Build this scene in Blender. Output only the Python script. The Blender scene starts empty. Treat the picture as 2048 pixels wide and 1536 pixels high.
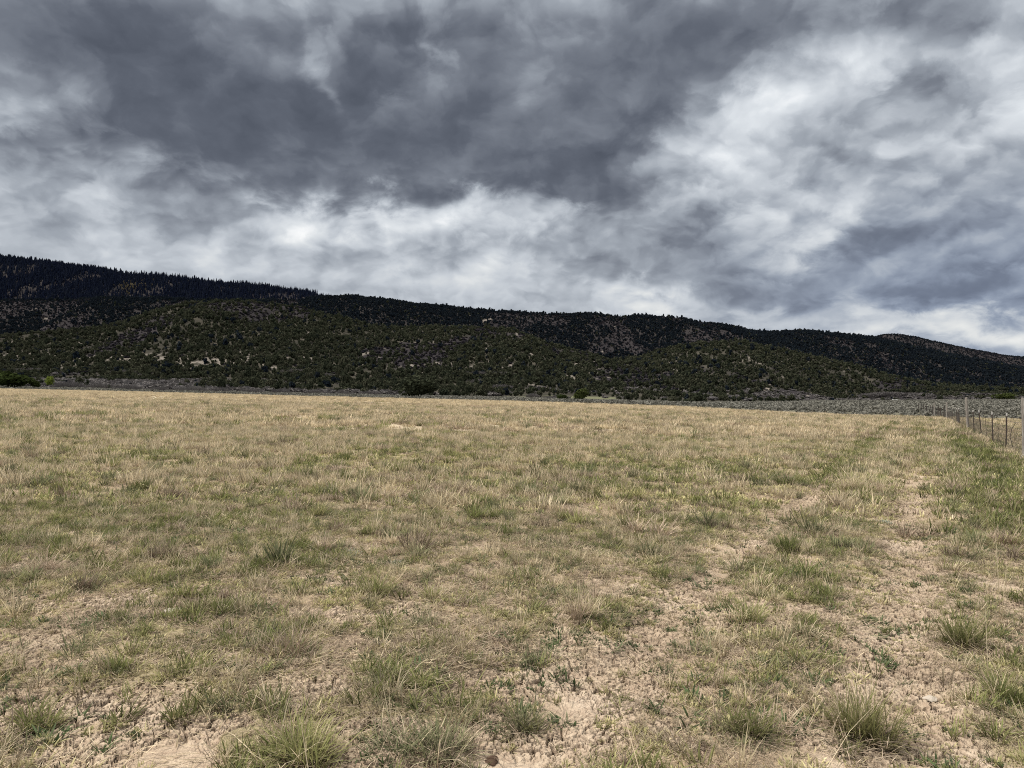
import bpy, math, random
import numpy as np
from mathutils import Vector

R = np.random.default_rng(7)
random.seed(7)
sc = bpy.context.scene
COL = sc.collection

# ------------------------------------------------------------------ scale of the photograph
F = 1420.0            # focal length in pixels of a 2048 px wide picture
HZ = 782.0            # level line of the eye
EYE = 1.5             # eye height above the ground under the camera
def U(px): return (np.asarray(px, float) - 1024.0) / F
def V(py): return (HZ - np.asarray(py, float)) / F

# ------------------------------------------------------------------ noise in numpy
def _hash(ix, iy, seed):
    h = (ix.astype(np.int64) * 374761393 + iy.astype(np.int64) * 668265263 + seed * 1442695041) & 0x7fffffff
    h = ((h ^ (h >> 13)) * 1274126177) & 0x7fffffff
    h = ((h ^ (h >> 16)) * 668265263) & 0x7fffffff
    return ((h ^ (h >> 15)) & 0xffff) / 65535.0
def vnoise(x, y, seed=0):
    x = np.asarray(x, float); y = np.asarray(y, float)
    ix = np.floor(x); iy = np.floor(y)
    fx = x - ix; fy = y - iy
    fx = fx * fx * fx * (fx * (fx * 6 - 15) + 10); fy = fy * fy * fy * (fy * (fy * 6 - 15) + 10)
    a = _hash(ix, iy, seed); b = _hash(ix + 1, iy, seed)
    c = _hash(ix, iy + 1, seed); d = _hash(ix + 1, iy + 1, seed)
    return (a * (1 - fx) + b * fx) * (1 - fy) + (c * (1 - fx) + d * fx) * fy
def fbm(x, y, seed=0, oct=4, gain=0.5):
    s = 0.0; a = 1.0; t = 0.0
    for k in range(oct):
        ca, sa = math.cos(0.6 * k), math.sin(0.6 * k)
        s = s + a * vnoise((x * ca - y * sa) * 2 ** k + 17.3 * k, (x * sa + y * ca) * 2 ** k - 9.1 * k, seed + k)
        t += a; a *= gain
    return s / t
def sstep(a, b, x):
    t = np.clip((x - a) / (b - a), 0, 1)
    return t * t * (3 - 2 * t)

# ------------------------------------------------------------------ mesh helpers
def make_mesh(name, verts, faces_flat, starts, totals, mat=None, attrs=None, smooth=False):
    me = bpy.data.meshes.new(name)
    verts = np.asarray(verts, np.float32)
    me.vertices.add(len(verts)); me.vertices.foreach_set('co', verts.ravel())
    me.loops.add(len(faces_flat)); me.loops.foreach_set('vertex_index', np.asarray(faces_flat, np.int32))
    me.polygons.add(len(starts))
    me.polygons.foreach_set('loop_start', np.asarray(starts, np.int32))
    me.polygons.foreach_set('loop_total', np.asarray(totals, np.int32))
    me.polygons.foreach_set('use_smooth', np.full(len(starts), smooth))
    me.update(calc_edges=True)
    me.validate()
    for k, a in (attrs or {}).items():
        at = me.attributes.new(k, 'FLOAT', 'POINT')
        at.data.foreach_set('value', np.asarray(a, np.float32))
    if mat: me.materials.append(mat)
    return me
def quads_mesh(name, verts, quads, **kw):
    q = np.asarray(quads, np.int32)
    return make_mesh(name, verts, q.ravel(), np.arange(len(q)) * 4, np.full(len(q), 4), **kw)
def pyd_mesh(name, verts, faces, **kw):
    flat = [i for f in faces for i in f]; tot = [len(f) for f in faces]
    st = np.concatenate([[0], np.cumsum(tot)[:-1]])
    return make_mesh(name, verts, flat, st, tot, **kw)
def link(name, me, parent=None, loc=None):
    o = bpy.data.objects.new(name, me); COL.objects.link(o)
    if parent: o.parent = parent
    if loc is not None: o.location = loc
    return o
def tag(o, label=None, cat=None, group=None, kind=None):
    if label: o['label'] = label
    if cat: o['category'] = cat
    if group: o['group'] = group
    if kind: o['kind'] = kind
    return o
def empty(name, loc, rz=0.0):
    o = bpy.data.objects.new(name, None); COL.objects.link(o)
    o.location = loc; o.rotation_euler = (0, 0, rz); o.empty_display_size = 0.2
    return o

# ------------------------------------------------------------------ materials
class NT:
    def __init__(self, tree):
        self.t = tree; self.n = tree.nodes; self.l = tree.links
    def node(self, typ, **kw):
        n = self.n.new(typ)
        for k, v in kw.items(): setattr(n, k, v)
        return n
    def put(self, sock, v):
        if isinstance(v, bpy.types.NodeSocket): self.l.new(v, sock)
        elif v is not None:
            try: sock.default_value = v
            except Exception: sock.default_value = (v[0], v[1], v[2], 1.0) if hasattr(v, '__len__') else (v, v, v)
    def math(self, op, a, b=None, c=None, clamp=False):
        n = self.node('ShaderNodeMath', operation=op, use_clamp=clamp)
        for i, v in enumerate((a, b, c)): self.put(n.inputs[i], v)
        return n.outputs[0]
    def vmath(self, op, a, b=None):
        n = self.node('ShaderNodeVectorMath', operation=op)
        self.put(n.inputs[0], a)
        if b is not None: self.put(n.inputs[1], b)
        return n.outputs['Value'] if op in ('LENGTH', 'DOT_PRODUCT') else n.outputs['Vector']
    def noise(self, vec, scale, detail=3, rough=0.5, dist=0.0, out='Fac', lac=2.0):
        n = self.node('ShaderNodeTexNoise')
        self.put(n.inputs['Vector'], vec); n.inputs['Scale'].default_value = scale
        n.inputs['Detail'].default_value = detail; n.inputs['Roughness'].default_value = rough
        n.inputs['Distortion'].default_value = dist; n.inputs['Lacunarity'].default_value = lac
        return n.outputs[out]
    def ramp(self, fac, a, b, lo=0.0, hi=1.0, mode='SMOOTHSTEP'):
        n = self.node('ShaderNodeMapRange', interpolation_type=mode, clamp=True) if mode != 'LINEAR' else self.node('ShaderNodeMapRange', clamp=True)
        self.put(n.inputs['Value'], fac)
        n.inputs['From Min'].default_value = a; n.inputs['From Max'].default_value = b
        n.inputs['To Min'].default_value = lo; n.inputs['To Max'].default_value = hi
        return n.outputs['Result']
    def mix(self, fac, a, b, blend='MIX'):
        n = self.node('ShaderNodeMix', data_type='RGBA', blend_type=blend)
        self.put(n.inputs[0], fac); self.put(n.inputs[6], a); self.put(n.inputs[7], b)
        return n.outputs[2]
    def attr(self, name, typ='GEOMETRY', out='Fac'):
        n = self.node('ShaderNodeAttribute', attribute_type=typ, attribute_name=name)
        return n.outputs[out]
    def cramp(self, fac, stops, interp='LINEAR'):
        n = self.node('ShaderNodeValToRGB'); cr = n.color_ramp; cr.interpolation = interp
        while len(cr.elements) > 1: cr.elements.remove(cr.elements[-1])
        for i, (p, c) in enumerate(stops):
            e = cr.elements[0] if i == 0 else cr.elements.new(p)
            e.position = p; e.color = (c[0], c[1], c[2], 1)
        self.put(n.inputs[0], fac)
        return n.outputs[0]
def new_mat(name):
    m = bpy.data.materials.new(name); m.use_nodes = True
    m.node_tree.nodes.clear()
    nt = NT(m.node_tree)
    out = nt.node('ShaderNodeOutputMaterial')
    return m, nt, out
def principled(nt, out, col, rough=0.9, spec=0.15, bump=None, bdist=0.02, bstr=0.6, metal=0.0):
    p = nt.node('ShaderNodeBsdfPrincipled')
    nt.put(p.inputs['Base Color'], col); p.inputs['Roughness'].default_value = rough
    p.inputs['Specular IOR Level'].default_value = spec; p.inputs['Metallic'].default_value = metal
    if bump is not None:
        b = nt.node('ShaderNodeBump'); b.inputs['Distance'].default_value = bdist; b.inputs['Strength'].default_value = bstr
        nt.put(b.inputs['Height'], bump); nt.l.new(b.outputs[0], p.inputs['Normal'])
    nt.l.new(p.outputs[0], out.inputs[0])
    return p
def leafy(nt, out, col, trans=0.3):
    d = nt.node('ShaderNodeBsdfDiffuse'); nt.put(d.inputs[0], col)
    if trans <= 0:
        nt.l.new(d.outputs[0], out.inputs[0]); return
    t = nt.node('ShaderNodeBsdfTranslucent'); nt.put(t.inputs[0], col)
    m = nt.node('ShaderNodeMixShader'); m.inputs[0].default_value = trans
    nt.l.new(d.outputs[0], m.inputs[1]); nt.l.new(t.outputs[0], m.inputs[2]); nt.l.new(m.outputs[0], out.inputs[0])

def grass_mat(name, base, tips, trans=0.35, value=1.0):
    """base: colour at the foot; tips: list of colours picked per blade; 'tint' of the clump and 'hue' of the blade choose."""
    m, nt, out = new_mat(name)
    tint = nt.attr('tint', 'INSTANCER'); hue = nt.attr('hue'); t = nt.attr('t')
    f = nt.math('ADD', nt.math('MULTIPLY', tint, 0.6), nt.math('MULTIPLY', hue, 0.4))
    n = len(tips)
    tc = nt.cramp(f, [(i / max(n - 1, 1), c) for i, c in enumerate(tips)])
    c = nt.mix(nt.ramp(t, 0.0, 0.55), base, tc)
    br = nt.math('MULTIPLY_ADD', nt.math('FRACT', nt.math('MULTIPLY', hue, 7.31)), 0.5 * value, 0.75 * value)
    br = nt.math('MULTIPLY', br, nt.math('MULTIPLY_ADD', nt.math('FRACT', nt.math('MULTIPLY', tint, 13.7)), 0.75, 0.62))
    cb = nt.node('ShaderNodeCombineXYZ')
    for i in range(3): nt.put(cb.inputs[i], br)
    c = nt.mix(1.0, c, cb.outputs[0], 'MULTIPLY')
    leafy(nt, out, c, trans)
    return m
def crown_mat(name, cols, trans=0.2, inst=True):
    m, nt, out = new_mat(name)
    rnd = nt.node('ShaderNodeObjectInfo').outputs['Random']
    hue = nt.attr('hue')
    c = nt.cramp(nt.math('ADD', nt.math('MULTIPLY', rnd, 0.7), nt.math('MULTIPLY', hue, 0.3)), [(i / (len(cols) - 1), c) for i, c in enumerate(cols)])
    leafy(nt, out, c, trans)
    return m

M = {}
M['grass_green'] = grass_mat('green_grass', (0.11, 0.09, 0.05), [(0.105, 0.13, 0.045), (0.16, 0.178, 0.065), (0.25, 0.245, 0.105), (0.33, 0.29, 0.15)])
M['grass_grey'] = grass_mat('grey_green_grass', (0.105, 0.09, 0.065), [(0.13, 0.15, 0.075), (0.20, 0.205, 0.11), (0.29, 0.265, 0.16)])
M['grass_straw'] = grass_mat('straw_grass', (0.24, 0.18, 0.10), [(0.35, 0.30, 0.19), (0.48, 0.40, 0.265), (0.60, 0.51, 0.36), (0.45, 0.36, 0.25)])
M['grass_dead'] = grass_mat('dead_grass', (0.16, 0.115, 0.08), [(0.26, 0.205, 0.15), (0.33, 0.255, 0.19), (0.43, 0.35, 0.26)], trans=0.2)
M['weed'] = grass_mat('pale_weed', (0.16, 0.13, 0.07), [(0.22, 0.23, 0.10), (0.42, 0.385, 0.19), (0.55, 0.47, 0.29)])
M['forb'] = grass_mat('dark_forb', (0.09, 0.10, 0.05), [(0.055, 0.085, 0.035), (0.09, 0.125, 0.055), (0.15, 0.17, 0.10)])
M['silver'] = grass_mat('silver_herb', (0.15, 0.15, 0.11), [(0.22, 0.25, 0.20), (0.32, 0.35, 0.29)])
M['juniper'] = crown_mat('juniper_foliage', [(0.024, 0.030, 0.021), (0.038, 0.043, 0.027), (0.052, 0.055, 0.035), (0.072, 0.070, 0.049)], 0.15)
M['thicket'] = crown_mat('bare_thicket_twigs', [(0.095, 0.087, 0.086), (0.12, 0.111, 0.108), (0.15, 0.138, 0.128)], 0.15)
M['shaded_juniper'] = crown_mat('cloud_shaded_foliage', [(0.010, 0.014, 0.020), (0.015, 0.020, 0.026), (0.024, 0.029, 0.032)], 0.1)  # foliage with cloud shadow and haze blue put into its colour
M['conifer'] = crown_mat('conifer_foliage', [(0.008, 0.011, 0.023), (0.012, 0.016, 0.032), (0.024, 0.029, 0.040)], 0.1)  # blue of the distant haze is mixed into the needle colour
M['oak'] = crown_mat('bare_oak_twigs', [(0.026, 0.024, 0.030), (0.034, 0.031, 0.037), (0.046, 0.042, 0.047)], 0.1)  # twigs darkened to carry the back ridge's cloud shadow
M['sage'] = crown_mat('sagebrush_leaves', [(0.145, 0.141, 0.119), (0.19, 0.183, 0.156), (0.235, 0.224, 0.19)], 0.15)
M['bright'] = crown_mat('fresh_leaves', [(0.13, 0.17, 0.03), (0.18, 0.22, 0.045)], 0.35)
M['olive'] = crown_mat('olive_leaves', [(0.03, 0.042, 0.014), (0.05, 0.06, 0.02)], 0.2)
M['aspen'] = crown_mat('bare_aspen', [(0.10, 0.085, 0.06), (0.16, 0.135, 0.08)], 0.1)

def wood_mat():
    m, nt, out = new_mat('weathered_wood')
    tc = nt.node('ShaderNodeTexCoord').outputs['Object']
    mp = nt.node('ShaderNodeMapping'); mp.inputs['Scale'].default_value = (1, 1, 0.06); nt.l.new(tc, mp.inputs[0])
    g = nt.noise(mp.outputs[0], 60, 5, 0.6)
    g2 = nt.noise(tc, 4, 3)
    c = nt.cramp(g, [(0.3, (0.10, 0.088, 0.078)), (0.5, (0.22, 0.20, 0.178)), (0.7, (0.34, 0.315, 0.285))])
    c = nt.mix(nt.ramp(g2, 0.45, 0.75, 0, 0.5), c, (0.14, 0.12, 0.11))
    principled(nt, out, c, 0.9, 0.15, g, 0.01, 0.8)
    return m
M['wood'] = wood_mat()
def steel_mat():
    m, nt, out = new_mat('rusty_steel')
    tc = nt.node('ShaderNodeTexCoord').outputs['Object']
    c = nt.mix(nt.noise(tc, 40, 4), (0.035, 0.032, 0.03), (0.085, 0.055, 0.042))
    principled(nt, out, c, 0.7, 0.3, metal=0.2)
    return m
M['steel'] = steel_mat()
def plain(name, col, rough=0.7, spec=0.3, metal=0.0, var=0.25, scale=6):
    m, nt, out = new_mat(name)
    tc = nt.node('ShaderNodeTexCoord').outputs['Object']
    n = nt.noise(tc, scale, 4)
    dark = tuple(c * (1 - var) for c in col)
    principled(nt, out, nt.mix(n, dark, col), rough, spec, metal=metal)
    return m
M['stake'] = plain('dark_stake_wood', (0.06, 0.05, 0.045), 0.9, 0.1, scale=25)
M['tip'] = plain('pale_post_tip', (0.55, 0.53, 0.5))
M['wire'] = plain('dull_wire', (0.09, 0.082, 0.075), 0.6, 0.3, 0.4)
M['white'] = plain('white_metal', (0.72, 0.72, 0.70))
M['greywall'] = plain('grey_boards', (0.30, 0.29, 0.27))
M['bark'] = plain('bark', (0.09, 0.075, 0.06), 0.95, 0.1, scale=20)
M['clod'] = plain('dark_clod', (0.10, 0.065, 0.045), 0.95, 0.05, scale=30)
M['stone'] = plain('pale_stone', (0.46, 0.40, 0.33), 0.9, 0.1, scale=30)

# ------------------------------------------------------------------ lie of the land
FE_PX = [-1400, 0, 512, 1024, 1450, 1640, 1800, 2048, 3400]
FE_Y = [210, 187, 172, 153, 112, 92, 80, 72, 70]
def field_edge(u): return np.interp(u * F + 1024, FE_PX, FE_Y)
def field_z(x, y):
    base = -0.022 * x - 0.005 * y
    roll = 0.16 * (fbm(x / 30 + 5, y / 30 + 3, 11, 3) - 0.5) * sstep(6, 30, y)
    u = x / np.maximum(y, 1.0)
    return base + roll - 0.00043 * np.maximum(0, y - 65) ** 2 * sstep(.25, .5, u) * (1 - .0 * u)
def track(x, y): return x - 0.57 * y
def bare_mask(x, y):
    s = track(x, y)
    wob = 0.30 * (fbm(x / 1.3, y / 1.3, 21, 3) - 0.5)
    rut = np.maximum(np.exp(-((s + 1.73 + wob) / 0.31) ** 2) * (1 - .8 * sstep(11, 14, y)), 0.95 * np.exp(-((s + 0.09 + wob) / 0.42) ** 2) * (1 - .8 * sstep(12, 18, y)))
    n = fbm(x / 0.34 + 3, y / 0.34, 31, 5, 0.62); n0 = fbm(x / 1.8, y / 1.8, 32, 2)
    near = 1 - sstep(3.0, 11, y) * 0.95
    patch = (1 - sstep(30, 45, y)) * sstep(0.485, 0.575, n + 0.02 * near + .12 * (n0 - .5) + .035 * (1 - sstep(-.9, 0.1, x)) * (1 - sstep(3.6, 5.5, y))) * (0.30 + 0.70 * near)
    return np.clip(np.maximum(np.minimum(1.25 * rut, 1) * sstep(0.10, 0.28, fbm(x / 0.5, y / 0.5, 77, 3)), patch), 0, 1)
def green_mask(x, y):
    s = track(x, y)
    n = .55 * fbm(x / .8, y / .9, 41, 4) + .45 * fbm(x / 3, y / 4, 42, 2)
    g = sstep(0.46, 0.60, n) * (1 - .5 * sstep(9, 24, y))
    g = np.maximum(g, 1.0 * np.exp(-((s - 1.8) / 1.2) ** 2) * sstep(8, 13, y) * (1 - .6 * sstep(30, 60, y)))
    g = np.maximum(g, 0.8 * 1.2 * np.exp(-((s + 1.75) / 0.45) ** 2) * sstep(11, 15, y) * (1 - sstep(40, 70, y)))
    g = np.maximum(g, 0.8 * np.exp(-((s + 0.0) / 0.5) ** 2) * sstep(13, 18, y) * (1 - sstep(40, 70, y)))
    return g
def micro(x, y):
    b = bare_mask(x, y)
    d = 0.030 * (fbm(x / 0.45, y / 0.45, 51, 4) - 0.5) + 0.014 * (fbm(x / 0.06, y / 0.06, 52, 3) - 0.5) * (1 - 0.5 * b)
    s = track(x, y)
    d = d - 0.035 * (np.exp(-((s + 1.73) / 0.25) ** 2) + np.exp(-((s + 0.09) / 0.25) ** 2)) - 0.012 * b
    return d * (1 - sstep(15, 30, y))
def plates(x, y, size):
    """cracked mud: distance to the nearest crack (in cells), height and tilt of each plate"""
    wx = x + .05 * (fbm(x / .11, y / .11, 401, 2) - .5); wy = y + .05 * (fbm(x / .11 + 7, y / .11, 402, 2) - .5)
    p, q = wx / size, wy / size; ix, iy = np.floor(p), np.floor(q)
    f1 = np.full(p.shape, 9.); f2 = f1.copy(); hh = np.zeros(p.shape); tl = np.zeros(p.shape)
    for i in (-1, 0, 1):
        for j in (-1, 0, 1):
            cx, cy = ix + i, iy + j
            dx = cx + .1 + .8 * _hash(cx, cy, 411) - p; dy = cy + .1 + .8 * _hash(cx, cy, 412) - q
            d = np.hypot(dx, dy); c = d < f1
            f2 = np.where(c, f1, np.minimum(f2, d)); f1 = np.where(c, d, f1)
            a = 6.283 * _hash(cx, cy, 413)
            hh = np.where(c, _hash(cx, cy, 414) - .5, hh); tl = np.where(c, dx * np.cos(a) + dy * np.sin(a), tl)
    return f2 - f1, hh, tl
def crack_where(x, y): return bare_mask(x, y) ** .7 * sstep(.22, .42, fbm(x / .7 + 4, y / .7, 421, 3))
def crust(x, y):
    """(height, crack) of the dried crust, only worked out near the eye"""
    h = np.zeros(x.shape); c = np.zeros(x.shape); m = y < 13
    if m.any():
        X, Y = x[m], y[m]; w = crack_where(X, Y)
        e, hh, tl = plates(X, Y, .085); e2, h2, t2 = plates(X + 3.3, Y, .036)
        cr = np.maximum(1 - sstep(.02, .10, e), .5 * (1 - sstep(.02, .14, e2)))
        h[m] = w * (.010 * hh + .014 * tl + .004 * h2 + .005 * t2 - .030 * cr) + .010 * np.maximum(0, fbm(X / .05, Y / .05, 431, 3) - .55) * (1 - .6 * w)
        c[m] = cr * w
    return h, c
def ground_z(x, y): return field_z(x, y) + micro(x, y)
def ground_fine(x, y): return ground_z(x, y) + crust(x, y)[0]

def grid_mesh(name, us, ys_of_u, zfun, mat, attrs_fun=None):
    nu = len(us); YY = ys_of_u                      # (nu, nr)
    nr = YY.shape[1]
    XX = us[:, None] * YY
    ZZ = zfun(XX, YY)
    vs = np.stack([XX, YY, ZZ], -1).reshape(-1, 3)
    i = np.arange(nu - 1)[:, None] * nr + np.arange(nr - 1)[None, :]
    q = np.stack([i, i + nr, i + nr + 1, i + 1], -1).reshape(-1, 4)
    at = attrs_fun(XX, YY) if attrs_fun else {}
    return quads_mesh(name, vs, q, mat=mat, attrs={k: v.ravel() for k, v in at.items()}, smooth=True)

def soil_mat():
    m, nt, out = new_mat('dry_cracked_soil')
    P = nt.node('ShaderNodeTexCoord').outputs['Object']
    bare = nt.attr('bare'); green = nt.attr('green'); far = nt.attr('far')
    n1 = nt.noise(P, 1.6, 5, 0.6); n2 = nt.noise(P, 22, 4, 0.6); n3 = nt.noise(P, 90, 3, 0.6)
    soil = nt.cramp(n1, [(0.3, (0.37, 0.285, 0.20)), (0.5, (0.475, 0.375, 0.27)), (0.7, (0.56, 0.455, 0.345))])
    soil = nt.mix(nt.ramp(n2, 0.35, 0.7, 0.0, 0.65), soil, (0.30, 0.215, 0.155))
    soil = nt.mix(nt.ramp(n3, 0.55, 0.75, 0.0, 0.5), soil, (0.58, 0.46, 0.34))
    cr = nt.attr('crack')
    soil = nt.mix(nt.math('MULTIPLY', cr, 0.85), soil, (0.10, 0.066, 0.047))  # shade down in the cracks is painted into the soil colour
    lit = nt.cramp(n2, [(0.25, (0.24, 0.175, 0.12)), (0.5, (0.36, 0.275, 0.185)), (0.75, (0.48, 0.385, 0.26))])
    lit = nt.mix(nt.math('MULTIPLY', green, 0.5), lit, (0.20, 0.19, 0.085))
    farc = nt.cramp(nt.noise(P, 0.6, 5, 0.65), [(0.3, (0.37, 0.30, 0.205)), (0.5, (0.47, 0.39, 0.275)), (0.7, (0.55, 0.47, 0.345))])
    farc = nt.mix(nt.math('MULTIPLY', green, 0.4), farc, (0.25, 0.245, 0.12))
    c = nt.mix(nt.ramp(bare, 0.15, 0.6), lit, soil)
    c = nt.mix(far, c, farc)
    h = nt.math('SUBTRACT', nt.math('ADD', nt.math('MULTIPLY', n2, 0.7), nt.math('MULTIPLY', n3, 0.4)), nt.math('MULTIPLY', cr, 0.8))
    principled(nt, out, c, 0.95, 0.05, h, 0.03, 0.9)
    return m

us = np.concatenate([np.linspace(-2.2, -0.80, 50)[:-1], np.linspace(-0.80, 0.80, 1150), np.linspace(0.80, 2.2, 50)[1:]])
rows = np.concatenate([np.linspace(1.2, 2.4, 14)[:-1], np.linspace(2.4, 6.5, 420)[:-1], np.exp(np.linspace(math.log(6.5), math.log(13), 180))[:-1]])
YE = np.concatenate([np.repeat(rows[None, :], len(us), 0), np.exp(math.log(13) + np.linspace(0, 1, 360)[None, :] * (np.log(field_edge(us) + 4)[:, None] - math.log(13)))], 1)
fm = grid_mesh('field', us, YE, ground_fine, soil_mat(),
               lambda x, y: {'bare': bare_mask(x, y), 'green': green_mask(x, y), 'far': sstep(14, 40, y), 'crack': crust(x, y)[1]})
field = tag(link('field', fm), 'dry grassy field of straw and green tufts over pale cracked soil', 'field', kind='structure')

# ---- hills: rows of (distance, picture height) per column; every row a ridge, a valley or a break of slope at its own distance
def poly(pts):
    a = np.array(pts, float); return lambda px: np.interp(px, a[:, 0], a[:, 1])
toeY = poly([(-1500, 300), (0, 265), (800, 262), (1024, 280), (1400, 330), (1536, 430), (1700, 600), (2048, 700), (3500, 800)])
toeP = poly([(-1500, 770), (0, 775), (400, 784), (800, 794), (1024, 797), (1400, 807), (1536, 805), (1700, 800), (2048, 797), (3500, 800)])
fanP = poly([(-1500, 740), (0, 748), (400, 750), (800, 762), (1024, 764), (1400, 777), (1700, 783), (2048, 785), (3500, 790)])
frontP = poly([(-1500, 675), (0, 672), (100, 668), (200, 658), (300, 630), (400, 608), (500, 610), (600, 620), (700, 645), (760, 657), (850, 655), (950, 655),
               (1024, 664), (1060, 677), (1150, 702), (1230, 722), (1290, 712), (1340, 696), (1400, 687), (1470, 683), (1540, 694), (1620, 711), (1700, 731),
               (1780, 750), (1860, 767), (2048, 779), (3500, 785)])
backP = poly([(-1500, 590), (0, 603), (230, 598), (400, 601), (500, 605), (600, 602), (640, 597), (700, 594), (760, 601), (830, 609), (900, 617), (960, 622),
              (1024, 625), (1100, 630), (1160, 629), (1200, 630), (1240, 634), (1280, 632), (1340, 636), (1400, 646), (1460, 654), (1510, 664), (1560, 666), (1600, 664),
              (1640, 666), (1700, 672), (1740, 676), (1800, 688), (1900, 711), (1980, 725), (2048, 737), (3500, 775)])
farP = poly([(-1500, 400), (-300, 482), (0, 521), (60, 526), (130, 536), (200, 545), (260, 553), (320, 557), (380, 563), (440, 570), (500, 575), (560, 582), (610, 588), (640, 595),
             (700, 612), (900, 650), (1300, 680), (1540, 668), (1570, 664), (1600, 668), (1690, 692), (1740, 678), (1770, 671), (1800, 670), (1840, 678), (1900, 691), (1960, 703), (2010, 712),
             (2048, 715), (2200, 728), (3500, 770)])
def hill_rows(px):
    u = U(px)
    e = field_edge(u)
    rows = []
    y0 = e - 6; rows.append((y0, field_z(u * y0, y0) - 0.35))
    y1 = e + 5; rows.append((y1, field_z(u * y0, y0) - 0.35))
    yt = toeY(px); rows.append((yt, EYE + V(toeP(px)) * yt))
    yf = yt + 380; rows.append((yf, EYE + V(fanP(px)) * yf))
    yc = 1300 + 0 * px; zc = EYE + V(frontP(px)) * yc; rows.append((yc, zc))
    yv = yc + 230; rows.append((yv, zc - 26))
    yb = 2150 + 0 * px; zb = EYE + V(backP(px)) * yb; rows.append((yb, zb))
    yw = yb + 260; rows.append((yw, zb - 24))
    yk = 3250 + 0 * px; zk = EYE + V(farP(px)) * yk; rows.append((yk, zk))
    rows.append((yk + 500, zk - 40)); rows.append((yk + 2500, zk - 350))
    return np.stack([r[0] for r in rows], 1), np.stack([r[1] for r in rows], 1)
def pchip(Yr, Zr, q):
    """monotone cubic along each column: rows Yr, Zr (nu, k); q (nu, n)"""
    h = np.diff(Yr, axis=1); d = np.diff(Zr, axis=1) / h
    m = np.zeros_like(Zr)
    w1 = 2 * h[:, 1:] + h[:, :-1]; w2 = h[:, 1:] + 2 * h[:, :-1]
    same = d[:, :-1] * d[:, 1:] > 0
    with np.errstate(divide='ignore', invalid='ignore'):
        hm = (w1 + w2) / (w1 / d[:, :-1] + w2 / d[:, 1:])
    m[:, 1:-1] = np.where(same, hm, 0); m[:, 0] = d[:, 0]; m[:, -1] = d[:, -1]
    k = np.zeros(q.shape, int)
    for j in range(1, Yr.shape[1] - 1): k += q >= Yr[:, j:j + 1]
    g = lambda A: np.take_along_axis(A, k, 1)
    hh = g(h); t = np.clip((q - g(Yr)) / hh, 0, 1)
    z0, z1, m0, m1 = g(Zr), np.take_along_axis(Zr, k + 1, 1), g(m), np.take_along_axis(m, k + 1, 1)
    t2, t3 = t * t, t * t * t
    return (2 * t3 - 3 * t2 + 1) * z0 + (t3 - 2 * t2 + t) * hh * m0 + (-2 * t3 + 3 * t2) * z1 + (t3 - t2) * hh * m1
def gully(x, y):
    wx = x + 90 * (fbm(x / 260, y / 260, 61, 3) - 0.5)
    r = 1 - np.abs(2 * fbm(wx / 120, y / 520, 62, 4) - 1)
    r2 = 1 - np.abs(2 * fbm(wx / 45 + 9, y / 160, 63, 3) - 1)
    on = sstep(420, 700, y) * (1 - 0.75 * np.exp(-((y - 1300) / 110.0) ** 2)) * (1 - 0.8 * np.exp(-((y - 2150) / 150.0) ** 2)) * (1 - 0.85 * sstep(2800, 3200, y))
    return -on * (26 * (r - 0.55) + 7 * (r2 - 0.5)) * (0.5 + 0.5 * sstep(700, 1100, y))
hu = np.concatenate([np.linspace(-2.2, -0.85, 70)[:-1], np.linspace(-0.85, 0.85, 620), np.linspace(0.85, 2.2, 70)[1:]])
hpx = hu * F + 1024
HR, HZR = hill_rows(hpx)
NR = 520
lt = np.linspace(0, 1, NR)
HY = HR[:, :1] * np.exp(lt[None, :] * np.log(5700 / HR[:, :1]))
HX = hu[:, None] * HY
HZZ = pchip(HR, HZR, HY) + gully(HX, HY)
HV = (HZZ - EYE) / HY
HVMAX = np.maximum.accumulate(HV, axis=1)          # what is seen first along each column
def hill_z(x, y):
    x = np.asarray(x, float); y = np.asarray(y, float)
    u = x / y
    iu = np.clip(np.searchsorted(hu, u) - 1, 0, len(hu) - 2); fu = np.clip((u - hu[iu]) / (hu[iu + 1] - hu[iu]), 0, 1)
    y0 = HR[iu, 0] * (1 - fu) + HR[iu + 1, 0] * fu
    t = np.clip(np.log(y / y0) / np.log(5700 / y0), 0, 1) * (NR - 1)
    it = np.clip(t.astype(int), 0, NR - 2); ft = t - it
    a = HZZ[iu, it] * (1 - ft) + HZZ[iu, it + 1] * ft
    b = HZZ[iu + 1, it] * (1 - ft) + HZZ[iu + 1, it + 1] * ft
    return a * (1 - fu) + b * fu
def hill_seen(x, y, z, slack=0.0015):
    """is the point (x, y, z) in view from the photograph's side of the hills?"""
    u = x / y
    iu = np.clip(np.searchsorted(hu, u), 0, len(hu) - 1)
    t = np.clip(np.log(y / HR[iu, 0]) / np.log(5700 / HR[iu, 0]), 0, 1) * (NR - 1)
    return (z - EYE) / y >= HVMAX[iu, np.clip(t.astype(int) - 1, 0, NR - 1)] - slack
def land_at(px, py):
    """the ground seen at a point of the photograph"""
    iu = int(np.clip(np.searchsorted(hu, U(px)), 0, len(hu) - 1))
    k = int(np.argmax(HV[iu] >= V(py)))
    y = HY[iu, k]; return float(U(px) * y), float(y)
def field_at(px, py):
    u = float(U(px)); v = float(V(py)); y = 2.0
    for _ in range(60):
        y = (EYE - float(field_z(u * y, y))) / -v
    return u * y, y

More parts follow.
